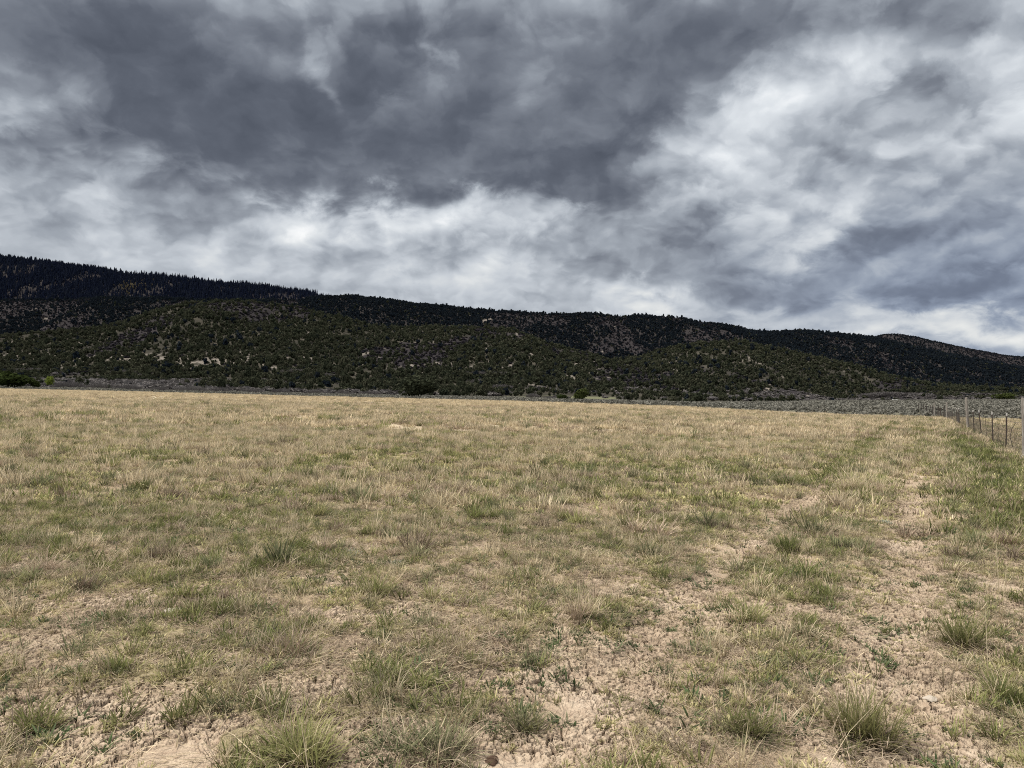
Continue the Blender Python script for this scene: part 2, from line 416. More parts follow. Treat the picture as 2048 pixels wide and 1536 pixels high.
# bare rock and slide scars: (px, py, half width m, half length m)
SCARS = [(735, 708, 9, 32, .4), (975, 640, 26, 48, .3), (612, 718, 20, 12, 0), (690, 732, 16, 8, 0), (1065, 712, 8, 34, -.3), (1035, 668, 5, 30, 0), (1140, 765, 5, 16, 0), (1195, 770, 5, 16, -.3), (1240, 715, 6, 22, -.3),
         (1205, 703, 7, 18, -.3), (1300, 715, 10, 20, .5), (1340, 715, 12, 14, 0), (1880, 772, 20, 10, .5), (1905, 770, 16, 8, .4), (1825, 723, 10, 16, 0), (1945, 772, 14, 5, 0), (2030, 772, 16, 4, 0), (975, 700, 20, 20, 0),
         (145, 712, 12, 16, 0), (190, 715, 10, 14, 0), (255, 716, 12, 14, 0), (300, 722, 10, 14, 0), (330, 718, 10, 12, 0), (405, 722, 16, 16, 0), (440, 728, 14, 10, 0), (465, 728, 10, 12, 0), (500, 735, 14, 6, 0), (60, 640, 14, 6, 0), (35, 638, 16, 5, 0),
         (530, 728, 12, 12, 0), (545, 738, 10, 8, 0), (880, 765, 10, 8, 0), (910, 770, 14, 6, 0), (640, 756, 8, 8, 0), (770, 755, 6, 8, 0), (1400, 788, 6, 4, 0), (1010, 722, 8, 14, -.3), (700, 620, 26, 4, -.5), (680, 604, 8, 12, 0), (720, 615, 8, 20, -.6), (740, 610, 5, 8, 0), (850, 624, 6, 8, 0), (940, 632, 8, 14, .3),
         (1230, 655, 6, 8, 0), (1130, 660, 6, 6, 0), (1165, 667, 8, 6, 0), (1195, 672, 6, 6, 0), (66, 622, 8, 20, 0), (82, 620, 6, 12, 0), (90, 637, 20, 5, 0), (20, 725, 14, 8, 0), (50, 730, 10, 10, 0), (1640, 750, 6, 16, -.4), (1690, 745, 8, 5, 0), (1770, 755, 8, 6, 0)]
SC = [(*land_at(a, b), .34 * w, .52 * l, t) for a, b, w, l, t in SCARS]
def rock_mask(x, y):
    n = fbm(x / 9, y / 22, 71, 4, 0.6); n2 = fbm(x / 60, y / 120, 72, 3)
    band = np.exp(-((y - 900) / 240.0) ** 2)
    r = sstep(0.65, 0.73, n * 0.6 + n2 * 0.4 + 0.05 * band - 0.03) * (1 - sstep(1050, 1250, y))
    v = 782 - (hill_z(x, y) - EYE) / y * F
    fl = np.exp(-((v - 724) / 15.0) ** 2) * (1 - .55 * sstep(520, 700, x / y * F + 1024)) * (y < 1250)
    r = np.maximum(r, sstep(.57, .63, .7 * fbm(x / 5, y / 16, 73, 3, .6) + .3 * n2 + .07 * fl - .045) * sstep(.1, .4, fl))
    for sx, sy, w, l, t in SC:
        m = (np.abs(x - sx) < 4 * (w + l)) & (np.abs(y - sy) < 4 * (w + l) * 2)
        if m.any():
            dx = x[m] - sx - t * (y[m] - sy) * 0.5; dy = (y[m] - sy) * 0.6
            q = (dx / w) ** 2 + (dy / l) ** 2 + 4.0 * (n[m] - 0.5)
            r[m] = np.maximum(r[m], 1 - sstep(0.7, 1.3, q))
    return r
def meadow_mask(x, y):
    px = x / y * F + 1024
    t = toeY(px)
    a = sstep(-18, -6, y - t) * (1 - sstep(80, 120, y - t)) * (sstep(850, 880, px) * (1 - sstep(1230, 1250, px)))
    b = np.exp(-((y - t + 10) / 70.0) ** 2) * sstep(1790, 1810, px) * (1 - sstep(1860, 1890, px))
    return np.clip(np.maximum(a * sstep(0.28, 0.40, fbm(x / 30, y / 60, 75, 2)), b), 0, 1)
def brush_mask(x, y):
    px = x / y * F + 1024
    n = fbm(x / 130, y / 230, 81, 4)
    left = (1 - sstep(300, 420, px)) * sstep(1250, 1450, y) * (1 - sstep(2200, 2300, y)) * 0.15
    right = sstep(1680, 1760, px) * sstep(2700, 2900, y) * 0.5
    low = np.exp(-((y - toeY(px) - 60) / 50.0) ** 2) * 0.10 * (1 - sstep(1250, 1500, px))
    back = .06 * sstep(1250, 1450, y) * (px > 330) * (y < 2350)
    fan = 1.4 * np.exp(-((y - toeY(px) - 220) / 170.0) ** 2) * (.08 + .03 * (px < 1300))
    return sstep(0.53, 0.60, n + left + right + low + fan - back)
def flat_mask(x, y):
    px = x / y * F + 1024
    return 1 - sstep(-8, 12, y - toeY(px) + 30 * (fbm(x / 40, y / 60, 84, 2) - 0.5))
def hill_mat():
    m, nt, out = new_mat('hill_ground')
    P = nt.node('ShaderNodeTexCoord').outputs['Object']
    n1 = nt.noise(P, 0.03, 6, 0.6); n2 = nt.noise(P, 0.25, 4, 0.6)
    c = nt.cramp(n1, [(0.3, (0.030, 0.029, 0.024)), (0.5, (0.044, 0.041, 0.033)), (0.7, (0.075, 0.067, 0.052))])
    c = nt.mix(nt.math('MULTIPLY', nt.attr('brush'), 0.8), c, nt.mix(n2, (0.026, 0.023, 0.027), (0.037, 0.033, 0.036)))  # mauve under the brush, and painted shade on the back slopes
    c = nt.mix(nt.attr('meadow'), c, nt.mix(n2, (0.115, 0.118, 0.072), (0.15, 0.15, 0.092)))
    c = nt.mix(nt.attr('flat'), c, nt.mix(n2, (0.10, 0.10, 0.075), (0.19, 0.175, 0.13)))
    rk = nt.cramp(nt.noise(P, 0.15, 5, 0.65), [(0.3, (0.10, 0.088, 0.075)), (0.5, (0.165, 0.145, 0.123)), (0.7, (0.25, 0.222, 0.192))])
    c = nt.mix(nt.attr('rock'), c, rk)
    principled(nt, out, c, 1.0, 0.0, n2, 1.2, 0.6)
    return m
def make_hills():
    x, y = HX.ravel(), HY.ravel()
    at = {'rock': rock_mask(x, y) * (1 - flat_mask(x, y)), 'meadow': meadow_mask(x, y), 'brush': np.maximum(brush_mask(x, y), .85 * sstep(1280, 1420, y)), 'flat': flat_mask(x, y)}  # brush weight raised past the front crest paints cloud shade on the ground
    nu, nr = HX.shape
    i = np.arange(nu - 1)[:, None] * nr + np.arange(nr - 1)[None, :]
    q = np.stack([i, i + nr, i + nr + 1, i + 1], -1).reshape(-1, 4)
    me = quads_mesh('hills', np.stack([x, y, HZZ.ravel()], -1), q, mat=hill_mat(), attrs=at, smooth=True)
    return tag(link('hills', me), 'long dark wooded ridge rising behind the field with pale rocky scars', 'hills', kind='structure')
make_hills()

# ------------------------------------------------------------------ plant meshes
def crown_mesh(name, mat, n, rx, rz, lobes=7, size=0.3, low=0.12, seed=0, flat=0.0, edge=0.72):
    r = np.random.default_rng(seed)
    lc = r.normal(size=(lobes, 3)); lc /= np.linalg.norm(lc, axis=1)[:, None]
    lc *= r.uniform(0.15, 0.62, (lobes, 1)); lr = r.uniform(0.42, 0.62, lobes)
    k = r.integers(0, lobes, n)
    d = r.normal(size=(n, 3)); d /= np.linalg.norm(d, axis=1)[:, None]
    p = lc[k] + d * (lr[k] * r.uniform(edge, 1.05, n))[:, None]
    p[:, 2] = np.maximum(p[:, 2], -0.9)
    P = p * np.array([rx, rx, rz]) + np.array([0, 0, rz + low])
    nrm = d * 0.8 + r.normal(size=(n, 3)) * 0.6; nrm /= np.linalg.norm(nrm, axis=1)[:, None]
    a = np.cross(nrm, r.normal(size=(n, 3))); a /= np.linalg.norm(a, axis=1)[:, None]
    b = np.cross(nrm, a)
    s = size * r.uniform(0.6, 1.35, n)[:, None]
    c = np.stack([P - a * s - b * s * .6, P + a * s * .7 - b * s, P + a * s + b * s * .6, P - a * s * .7 + b * s], 1).reshape(-1, 3)
    hue = np.repeat(r.uniform(0, 1, n), 4)
    return quads_mesh(name, c, np.arange(4 * n).reshape(-1, 4), mat=mat, attrs={'hue': hue})
def conifer_mesh(name, mat, h, r0, seed, layers=8, per=9):
    r = np.random.default_rng(seed); vs = []; fs = []
    for i in range(layers):
        f = i / layers; z = h * (0.06 + 0.9 * f); rr = r0 * (1 - f) ** 0.85 + 0.015
        for j in range(per):
            a = 2 * math.pi * (j + r.uniform(-.4, .4)) / per; L = rr * r.uniform(.65, 1.15); w = 0.38 * L + .01
            ca, sa = math.cos(a), math.sin(a); b = len(vs)
            zt = z + h * 0.13
            vs += [(0, 0, zt), (ca * L - sa * w, sa * L + ca * w, z - .06 * h * r.uniform(.2, 1.2)), (ca * L * 1.15, sa * L * 1.15, z - .09 * h), (ca * L + sa * w, sa * L - ca * w, z - .06 * h * r.uniform(.2, 1.2))]
            fs.append((b, b + 1, b + 2, b + 3))
    return quads_mesh(name, vs, fs, mat=mat, attrs={'hue': r.uniform(0, 1, len(vs))})
def twig_mesh(name, mat, n, rx, h, seed, width=0.03):
    """a mound of bare upright twigs"""
    r = np.random.default_rng(seed)
    a = r.uniform(0, 6.283, n); q = np.sqrt(r.uniform(0, 1, n)) * rx
    bx, by = q * np.cos(a), q * np.sin(a)
    top = h * np.sqrt(np.clip(1 - (q / rx) ** 2 * 0.85, 0.05, 1)) * r.uniform(.6, 1.1, n)
    dx, dy = r.normal(0, .3, n) * h * .6 + bx * .15, r.normal(0, .3, n) * h * .6 + by * .15
    t = r.uniform(0, 6.283, n); wx, wy = np.cos(t) * width, np.sin(t) * width
    z0 = top * r.uniform(0, .6, n)
    v = np.stack([np.stack([bx + dx * z0 / h - wx, by + dy * z0 / h - wy, z0], -1), np.stack([bx + dx * z0 / h + wx, by + dy * z0 / h + wy, z0], -1),
                  np.stack([bx + dx + wx * .5, by + dy + wy * .5, top], -1), np.stack([bx + dx - wx * .5, by + dy - wy * .5, top], -1)], 1).reshape(-1, 3)
    return quads_mesh(name, v, np.arange(4 * n).reshape(-1, 4), mat=mat, attrs={'hue': np.repeat(r.uniform(0, 1, n), 4)})
def blades(r, n, rad, h, width, lean=0.5, curl=0.6, hvar=0.35, flat=False, center=(0, 0)):
    """n curved tapering blades; returns verts, quads, tris, t, hue"""
    a0 = r.uniform(0, 6.283, n); q = np.sqrt(r.uniform(0, 1, n)) * rad
    bx, by = center[0] + q * np.cos(a0), center[1] + q * np.sin(a0)
    az = a0 + r.normal(0, 0.7, n)
    ln = h * np.clip(r.normal(1, hvar, n), 0.3, 1.9)
    th0 = np.clip(np.abs(r.normal(0, lean * .6, n)) + lean * 0.5 * q / max(rad, 1e-3), 0, 1.3)
    if flat: th0 = r.uniform(1.25, 1.5, n)
    th1 = th0 + np.abs(r.normal(0, curl, n))
    if flat: th1 = r.uniform(1.4, 1.62, n)
    w = width * r.uniform(.6, 1.3, n)
    side = az + math.pi / 2 + r.normal(0, .5, n)
    sx, sy = np.cos(side), np.sin(side)
    ts = [0, .36, .72, 1.0]; ws = [.75, 1.0, .7, 0]
    pts = []; x = bx.copy(); y = by.copy(); z = np.zeros(n) + (0.004 if flat else -0.01); pt = 0
    for i, t in enumerate(ts):
        if i:
            th = th0 + (th1 - th0) * (t + pt) / 2; ds = ln * (t - pt)
            x = x + np.cos(az) * np.sin(th) * ds; y = y + np.sin(az) * np.sin(th) * ds; z = z + np.cos(th) * ds
            if flat: z = np.maximum(z, 0.003)
            pt = t
        if ws[i] > 0:
            pts += [np.stack([x - sx * w * ws[i] / 2, y - sy * w * ws[i] / 2, z], -1), np.stack([x + sx * w * ws[i] / 2, y + sy * w * ws[i] / 2, z], -1)]
        else: pts.append(np.stack([x, y, z], -1))
    v = np.stack(pts, 1).reshape(-1, 3)
    o = np.arange(n)[:, None] * 7
    quads = np.concatenate([o + np.array([[0, 1, 3, 2]]), o + np.array([[2, 3, 5, 4]])], 0); tris = o + np.array([[4, 5, 6]])
    t = np.tile(np.array([0, 0, .36, .36, .72, .72, 1.0]), n); hue = np.repeat(r.uniform(0, 1, n), 7)
    return v, quads, tris, t, hue
def blade_mesh(name, parts, mats):
    """parts: (verts, quads, tris, t, hue, material slot)"""
    V_, Fl, To, T, H, MI = [], [], [], [], [], []
    off = 0
    for v, q, tr, t, h, mi in parts:
        V_.append(v); T.append(t); H.append(h)
        Fl += [(q + off).ravel(), (tr + off).ravel()]; To += [np.full(len(q), 4), np.full(len(tr), 3)]
        MI.append(np.full(len(q) + len(tr), mi)); off += len(v)
    tot = np.concatenate(To); st = np.concatenate([[0], np.cumsum(tot)[:-1]])
    me = make_mesh(name, np.concatenate(V_), np.concatenate(Fl), st, tot, attrs={'t': np.concatenate(T), 'hue': np.concatenate(H)})
    for m in mats: me.materials.append(m)
    me.polygons.foreach_set('material_index', np.concatenate(MI).astype(np.int32))
    return me

# ------------------------------------------------------------------ scattering of uncountable stuff
def scatter(name, pts, scl, protos, label, cat, rotz=None, tilt=0.0, tint=None, idx=None, seed=1):
    r = np.random.default_rng(seed); n = len(pts)
    me = bpy.data.meshes.new(name); me.vertices.add(n)
    me.vertices.foreach_set('co', np.asarray(pts, np.float32).ravel())
    def put(k, typ, f, a):
        at = me.attributes.new(k, typ, 'POINT'); at.data.foreach_set(f, np.ascontiguousarray(a).ravel())
    scl = np.asarray(scl, np.float32)
    if scl.ndim == 1: scl = np.repeat(scl[:, None], 3, 1)
    put('scl', 'FLOAT_VECTOR', 'vector', scl.astype(np.float32))
    rot = np.stack([r.normal(0, tilt, n), r.normal(0, tilt, n), r.uniform(0, 6.283, n) if rotz is None else rotz], -1)
    put('rot', 'FLOAT_VECTOR', 'vector', rot.astype(np.float32))
    put('idx', 'INT', 'value', (r.integers(0, len(protos), n) if idx is None else idx).astype(np.int32))
    put('tint', 'FLOAT', 'value', (r.uniform(0, 1, n) if tint is None else np.clip(tint, 0, 1)).astype(np.float32))
    o = link(name, me)
    g = bpy.data.node_groups.new(name + '_scatter', 'GeometryNodeTree')
    g.interface.new_socket('Geometry', in_out='INPUT', socket_type='NodeSocketGeometry')
    g.interface.new_socket('Geometry', in_out='OUTPUT', socket_type='NodeSocketGeometry')
    N, L = g.nodes, g.links
    gi = N.new('NodeGroupInput'); go = N.new('NodeGroupOutput')
    iop = N.new('GeometryNodeInstanceOnPoints'); jn = N.new('GeometryNodeJoinGeometry')
    for pm in protos:
        po = bpy.data.objects.new(pm.name, pm)
        oi = N.new('GeometryNodeObjectInfo'); oi.inputs['Object'].default_value = po; oi.inputs['As Instance'].default_value = True
        L.new(oi.outputs['Geometry'], jn.inputs[0])
    def na(k, t):
        a = N.new('GeometryNodeInputNamedAttribute'); a.data_type = t; a.inputs['Name'].default_value = k
        return a.outputs[0]
    L.new(gi.outputs[0], iop.inputs['Points']); L.new(jn.outputs[0], iop.inputs['Instance'])
    iop.inputs['Pick Instance'].default_value = True
    L.new(na('idx', 'INT'), iop.inputs['Instance Index']); L.new(na('rot', 'FLOAT_VECTOR'), iop.inputs['Rotation']); L.new(na('scl', 'FLOAT_VECTOR'), iop.inputs['Scale'])
    L.new(iop.outputs[0], go.inputs[0])
    md = o.modifiers.new('scatter', 'NODES'); md.node_group = g
    return tag(o, label, cat, kind='stuff')
def wedge(n, y0, y1, k=0.80, pad=1.6, seed=0):
    n = int(n * (k * (y0 + y1) / 2 + pad) / (k * (y0 + y1) / 2 + .6))
    r = np.random.default_rng(seed)
    y = np.sqrt(r.uniform(y0 * y0, y1 * y1, n)); x = r.uniform(-1, 1, n) * (k * y + pad)
    return x, y
def on_ground(x, y): return np.stack([x, y, ground_z(x, y)], -1)

rb = np.random.default_rng(3)
def tufts(kind, seeds, n, rad, h, w, mat, **kw):
    out = []
    for s in seeds:
        r = np.random.default_rng(s); ps = []
        nl = r.integers(2, 5)
        for k in range(nl):
            c = r.normal(0, rad * .6, 2)
            ps.append((*blades(r, int(n / nl), rad * r.uniform(.4, .8), h * r.uniform(.7, 1.15), w, center=c, **kw), 0))
        if mat is not M['grass_dead'] and 'grass' in kind:      # matted dead skirt and a few broken stems
            ps.append((*blades(r, int(n * .45), rad * 1.4, h * .5, w, lean=1.5, curl=1.3), 1))
        out.append(blade_mesh(kind, ps, [mat, M['grass_dead']]))
    return out
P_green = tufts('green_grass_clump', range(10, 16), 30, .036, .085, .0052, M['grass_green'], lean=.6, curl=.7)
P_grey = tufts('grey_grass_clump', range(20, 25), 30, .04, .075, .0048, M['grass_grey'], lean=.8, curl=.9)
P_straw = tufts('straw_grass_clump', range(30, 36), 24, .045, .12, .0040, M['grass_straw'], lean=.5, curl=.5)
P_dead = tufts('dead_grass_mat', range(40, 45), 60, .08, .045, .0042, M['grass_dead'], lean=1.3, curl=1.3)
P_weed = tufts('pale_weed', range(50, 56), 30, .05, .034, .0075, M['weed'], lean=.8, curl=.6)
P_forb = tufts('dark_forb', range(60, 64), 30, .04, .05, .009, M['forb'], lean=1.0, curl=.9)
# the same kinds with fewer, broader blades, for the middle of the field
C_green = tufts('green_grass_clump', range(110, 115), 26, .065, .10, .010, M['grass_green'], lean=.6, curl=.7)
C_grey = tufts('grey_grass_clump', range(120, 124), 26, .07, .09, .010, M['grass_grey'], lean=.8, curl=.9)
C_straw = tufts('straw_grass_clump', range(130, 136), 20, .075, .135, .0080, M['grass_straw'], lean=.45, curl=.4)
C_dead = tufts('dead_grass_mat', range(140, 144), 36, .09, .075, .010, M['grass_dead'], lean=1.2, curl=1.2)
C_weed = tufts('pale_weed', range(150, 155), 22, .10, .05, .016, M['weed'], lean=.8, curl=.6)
def litter_mesh(seed, mat, n=110, rad=.3, L=.09):
    r = np.random.default_rng(seed)
    return blade_mesh('grass_litter', [(*blades(r, n, rad, L, .0032, flat=True), 0)], [mat])
P_litter = [litter_mesh(70 + i, M['grass_dead'] if i % 2 else M['grass_straw']) for i in range(4)]
def stalk_mesh(seed):
    r = np.random.default_rng(seed)
    return blade_mesh('seed_stalk', [(*blades(r, r.integers(2, 5), .03, .38, .0032, lean=.5, curl=.5), 0)], [M['grass_straw']])
P_stalk = [stalk_mesh(80 + i) for i in range(5)]
# coarser clumps for farther off: patches of many stems
def patch(kind, seeds, mat, n=44, rad=.24, h=.16, w=.018, **kw):
    return [blade_mesh(kind, [(*blades(np.random.default_rng(s), n, rad, h, w, **kw), 0)], [mat]) for s in seeds]
Q_straw = patch('straw_grass_patch', range(90, 94), M['grass_straw'], lean=.4, curl=.4)
Q_green = patch('green_grass_patch', range(95, 98), M['grass_green'], h=.16, lean=.6, curl=.7)
Q_dead = patch('dead_grass_patch', range(100, 103), M['grass_dead'], h=.14, lean=.9, curl=.9)

def keep(x, y, dens, seed):
    m = np.random.default_rng(seed).uniform(0, 1, len(x)) < dens
    return x[m], y[m]
def infield(x, y): return y < field_edge(x / y) + 1
def grass_layer(name, protos, n, y0, y1, dens, smin, smax, label, seed, tint=None, tilt=.08, cat='grass', **kw):
    x, y = wedge(n, y0, y1, seed=seed)
    d = dens(x, y) * infield(x, y)
    x, y = keep(x, y, d, seed + 1)
    r = np.random.default_rng(seed + 2)
    s = r.uniform(smin, smax, len(x)) * r.uniform(.75, 1.25, len(x))
    tn = None if tint is None else tint(x, y) + r.normal(0, .15, len(x))
    return scatter(name, on_ground(x, y), s, protos, label, cat, tilt=tilt, tint=tn, seed=seed + 3, **kw)
clump = lambda x, y, s, sc_: sstep(.46, .62, fbm(x / sc_, y / sc_, s, 3, .6))
yel = lambda x, y: 0.25 + .8 * fbm(x / 1.7, y / 1.7, 301, 3) * (1 - .5 * green_mask(x, y))
nb = lambda x, y: 1 - .96 * bare_mask(x, y)
ng = lambda x, y: 1 - .9 * green_mask(x, y)
# near ground, 2 to 9 m
grass_layer('green_grass', P_green, 20000, 2, 9, lambda x, y: np.clip(nb(x, y) * (.08 + .9 * clump(x, y, 201, .24)) * (.35 + .65 * green_mask(x, y)), 0, 1), .4, 1.15, 'short green grass in small clumps on the near soil', 1000, yel)
grass_layer('grey_grass', P_grey, 17000, 2, 9, lambda x, y: nb(x, y) * clump(x, y, 202, .26) * .9, .4, 1.1, 'grey-green grass clumps mixed into the near ground', 1010)
grass_layer('straw_grass', P_straw, 12000, 2, 9, lambda x, y: nb(x, y) * (.05 + .6 * clump(x, y, 203, .32)), .4, 1.05, 'thin straw-coloured grass standing in the near ground', 1020)
grass_layer('dead_grass', P_dead, 30000, 2, 9, lambda x, y: nb(x, y) * (.08 + .9 * clump(x, y, 204, .3)), .4, 1.2, 'matted brown dead grass lying between the near clumps', 1030)
grass_layer('pale_weeds', P_weed, 60000, 2, 9, lambda x, y: (.10 + .90 * nb(x, y)) * (.2 + .8 * clump(x, y, 205, .4)), .4, 1.1, 'tiny pale weeds sprinkled over the near soil', 1040, cat='weeds')
grass_layer('dark_forbs', P_forb, 4200, 2, 9, lambda x, y: clump(x, y, 206, .5), .4, 1.1, 'low dark green forbs hugging the near soil', 1050, cat='weeds')
grass_layer('grass_litter', P_litter, 8000, 2, 14, lambda x, y: .10 + .85 * nb(x, y), .6, 1.1, 'dry broken stalks littering the near soil', 1060, tilt=.03, cat='litter')
grass_layer('seed_stalks', P_stalk, 900, 2, 22, lambda x, y: .25 + .4 * nb(x, y), .6, 1.25, 'single tall dry stalks leaning above the grass', 1070, tilt=.25)
# 9 to 28 m
grass_layer('green_grass', C_green, 48000, 9, 28, lambda x, y: np.clip(nb(x, y) * (.03 + .9 * clump(x, y, 211, .42)) * (.15 + .85 * green_mask(x, y)), 0, 1), .5, 1.4, 'green grass clumps in the middle of the field', 1100, yel)
grass_layer('grey_grass', C_grey, 30000, 9, 28, lambda x, y: nb(x, y) * .7 * clump(x, y, 212, .42), .5, 1.3, 'grey-green grass clumps in the middle of the field', 1110)
grass_layer('straw_grass', C_straw, 60000, 9, 28, lambda x, y: nb(x, y) * ng(x, y) * (.05 + .8 * clump(x, y, 213, .5)), .5, 1.4, 'straw-coloured grass standing in the middle of the field', 1120)
grass_layer('dead_grass', C_dead, 20000, 9, 28, lambda x, y: nb(x, y) * (.04 + .9 * clump(x, y, 214, .42)), .5, 1.3, 'matted brown dead grass in the middle of the field', 1130)
grass_layer('pale_weeds', C_weed, 80000, 9, 28, lambda x, y: (.1 + .9 * nb(x, y)) * (.15 + .85 * clump(x, y, 215, .6)), .5, 1.3, 'pale weeds sprinkled through the middle of the field', 1140, cat='weeds')
strip = lambda x, y: np.exp(-((track(x, y) - 1.9) / 1.0) ** 2) + .6 * np.exp(-((track(x, y) + 1.75) / .35) ** 2) * sstep(11, 14, y)
grass_layer('green_grass', C_green, 60000, 8, 40, lambda x, y: np.clip(strip(x, y), 0, 1) * (.25 + .75 * clump(x, y, 216, .6)), .7, 1.6, 'greener strip of grass running beside the fence and along the old track', 1150, lambda x, y: .15 + 0 * x)
# separate bunches with dark feet that break up the carpet
B_mix = tufts('bunchgrass', range(160, 164), 110, .085, .15, .008, M['grass_grey'], lean=.6, curl=.7) + tufts('bunchgrass', range(164, 167), 110, .09, .16, .008, M['grass_green'], lean=.55, curl=.6) + tufts('bunchgrass', range(167, 171), 120, .09, .15, .008, M['grass_dead'], lean=.7, curl=.7)
one = lambda x, y: (fbm(x / .35, y / .35, 231, 2) > .56) * 1.0
grass_layer('bunchgrass', B_mix, 8000, 5, 28, lambda x, y: nb(x, y) * one(x, y) * (.3 + .7 * clump(x, y, 232, 2.5)), .45, 1.25, 'separate grass bunches with dark feet in the middle of the field', 1160)
grass_layer('bunchgrass', B_mix, 18000, 28, 80, lambda x, y: .6 * clump(x, y, 233, 3), .8, 1.8, 'separate grass bunches with dark feet in the farther field', 1170)
# 28 m to the far edge
bands = lambda x, y, s, a, b: sstep(.44, .58, fbm(x / a, y / b, s, 4, .6))
grass_layer('straw_grass', Q_straw, 50000, 28, 75, lambda x, y: ng(x, y) * (.12 + .8 * bands(x, y, 221, 1.5, 2.2)), .5, 1.4, 'straw-coloured grass across the farther field', 1200)
grass_layer('green_grass', Q_green, 36000, 28, 75, lambda x, y: green_mask(x, y) * bands(x, y, 222, 1.6, 1.6), .5, 1.3, 'green grass streaks across the farther field', 1210, yel)
grass_layer('dead_grass', Q_dead, 22000, 28, 90, lambda x, y: bands(x, y, 223, 1.8, 1.8), .5, 1.5, 'brown dead grass patches across the farther field', 1220)
grass_layer('straw_grass', Q_straw, 80000, 75, 195, lambda x, y: .12 + .88 * bands(x, y, 224, 3, 6), .8, 1.6, 'golden straw grass at the far end of the field', 1230)
grass_layer('dead_grass', Q_dead, 9000, 90, 195, lambda x, y: .8 * bands(x, y, 226, 3, 5), .8, 1.5, 'brown grass streaks at the far end of the field', 1235)
grass_layer('green_grass', Q_green, 9000, 75, 170, lambda x, y: .5 * green_mask(x, y), .8, 1.3, 'faint green grass at the far end of the field', 1240)

# ------------------------------------------------------------------ tussocks that stand out
def tussock(px, py, wpx, hpx, mix, label, seed, cat='grass tussock'):
    x, y = field_at(px, py); r = np.random.default_rng(seed)
    rad = wpx / F * y / 2; h = .70 * hpx / F * y
    ps = []; names = list(mix)
    for mi, k in enumerate(names):
        n, hf, lean = mix[k]
        nl = max(2, int(rad / .04))
        for j in range(nl):
            c = r.normal(0, rad * .38, 2); c[1] *= .7
            ps.append((*blades(r, int(n / nl), rad * .38, h * hf * r.uniform(.75, 1.1), .0042 if k != 'straw' else .0036, lean=lean, curl=.85, center=c), mi))
    ps.append((*blades(r, int(220 * rad / .15), rad * 1.05, h * .45, .0042, lean=1.5, curl=1.4), len(names)))
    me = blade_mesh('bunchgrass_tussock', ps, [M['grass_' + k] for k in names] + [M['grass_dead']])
    o = link('bunchgrass_tussock', me, loc=(x, y, float(ground_z(np.array(x), np.array(y)))))
    o['tint'] = float(r.uniform(.35, .8))
    return tag(o, label, cat, group='tussocks of bunchgrass in the field')
TUS = [
 (610, 1515, 160, 120, {'green': (420, .95, .7), 'straw': (60, 1.1, .9), 'dead': (120, .5, 1.4)}, 'big olive-green tussock at the bottom edge with dry brown skirt and curling pale blades'),
 (850, 1490, 190, 110, {'grey': (460, .9, .9), 'dead': (160, .6, 1.3), 'straw': (40, 1.2, .6)}, 'wide grey-green tussock right of the big olive one, its dead stems fanning outward'),
 (1715, 1455, 130, 150, {'green': (420, .9, .45), 'straw': (70, 1.2, .5)}, 'tall yellow-green upright tussock beside the bare wheel track, with bent straw blades'),
 (1480, 1455, 130, 80, {'green': (260, 1., .7), 'dead': (120, .7, 1.1)}, 'half green half brown tussock just left of the tall yellow-green one'),
 (740, 1185, 95, 55, {'green': (260, 1., .6)}, 'bright green rounded tussock near the pale silvery herb patches'),
 (1478, 1240, 90, 70, {'green': (240, 1., .7), 'straw': (70, 1.1, .6)}, 'olive dome-shaped tussock standing alone left of the right wheel track'),
 (1930, 1290, 105, 95, {'green': (380, 1., .5), 'straw': (40, 1.1, .6)}, 'bright green tussock on the right with a yellowish left half'),
 (600, 1305, 140, 75, {'dead': (240, 1., .8), 'grey': (120, .8, .8), 'green': (60, .8, .6)}, 'brown topped tussock with a green right end beside a bare soil patch'),
 (235, 1335, 65, 45, {'green': (150, 1., .5)}, 'small yellowish green tussock alone on reddish ground at the left'),
 (1055, 1440, 110, 70, {'grey': (240, 1., .9), 'green': (60, 1., .6)}, 'grey-green low tussock beside the cracked soil plates at bottom centre'),
 (1240, 1390, 75, 28, {'green': (170, 1., 1.1)}, 'flat dark green grass rosette lying on cracked pinkish soil'),
 (832, 1375, 32, 28, {'green': (110, 1., .5)}, 'very small vivid green tuft between two grey-green tussocks'),
 (2020, 1400, 90, 75, {'green': (260, 1., .6), 'straw': (30, 1.3, .6)}, 'green tussock cut by the right picture edge below the bright green one'),
 (1722, 982, 90, 75, {'straw': (340, 1., .45)}, 'pale straw tussock taller than the grass around it between the wheel tracks'),
 (328, 1110, 70, 60, {'dead': (120, 1., .5), 'straw': (120, 1., .5)}, 'pinkish straw tussock touching a small green tuft at the left'),
 (284, 1112, 40, 40, {'green': (140, 1., .5)}, 'small green tuft touching the left side of the pinkish straw tussock'),
 (60, 1450, 110, 85, {'green': (260, 1., .6), 'dead': (80, .8, 1.)}, 'dark green tussock by the left picture edge with brown dead stems'),
 (870, 1195, 60, 50, {'green': (110, 1., .6), 'straw': (60, 1.1, .6)}, 'olive tussock just right of the bright green rounded one'),
 (1175, 1235, 80, 75, {'dead': (120, 1., .5), 'straw': (120, 1.1, .5), 'green': (60, .6, .7)}, 'brownish upright tussock of thin dry stems with green at its foot'),
 (100, 1140, 100, 50, {'dead': (330, 1., .8)}, 'wide purplish brown dead tussock at the left without any green'),
 (1905, 1545, 110, 60, {'green': (260, 1., .7)}, 'green tussock in the bottom right corner cut by the lower edge'),
]
for i, (px, py, w, h, mix, lab) in enumerate(TUS): tussock(px, py, w, h, mix, lab, 500 + i)

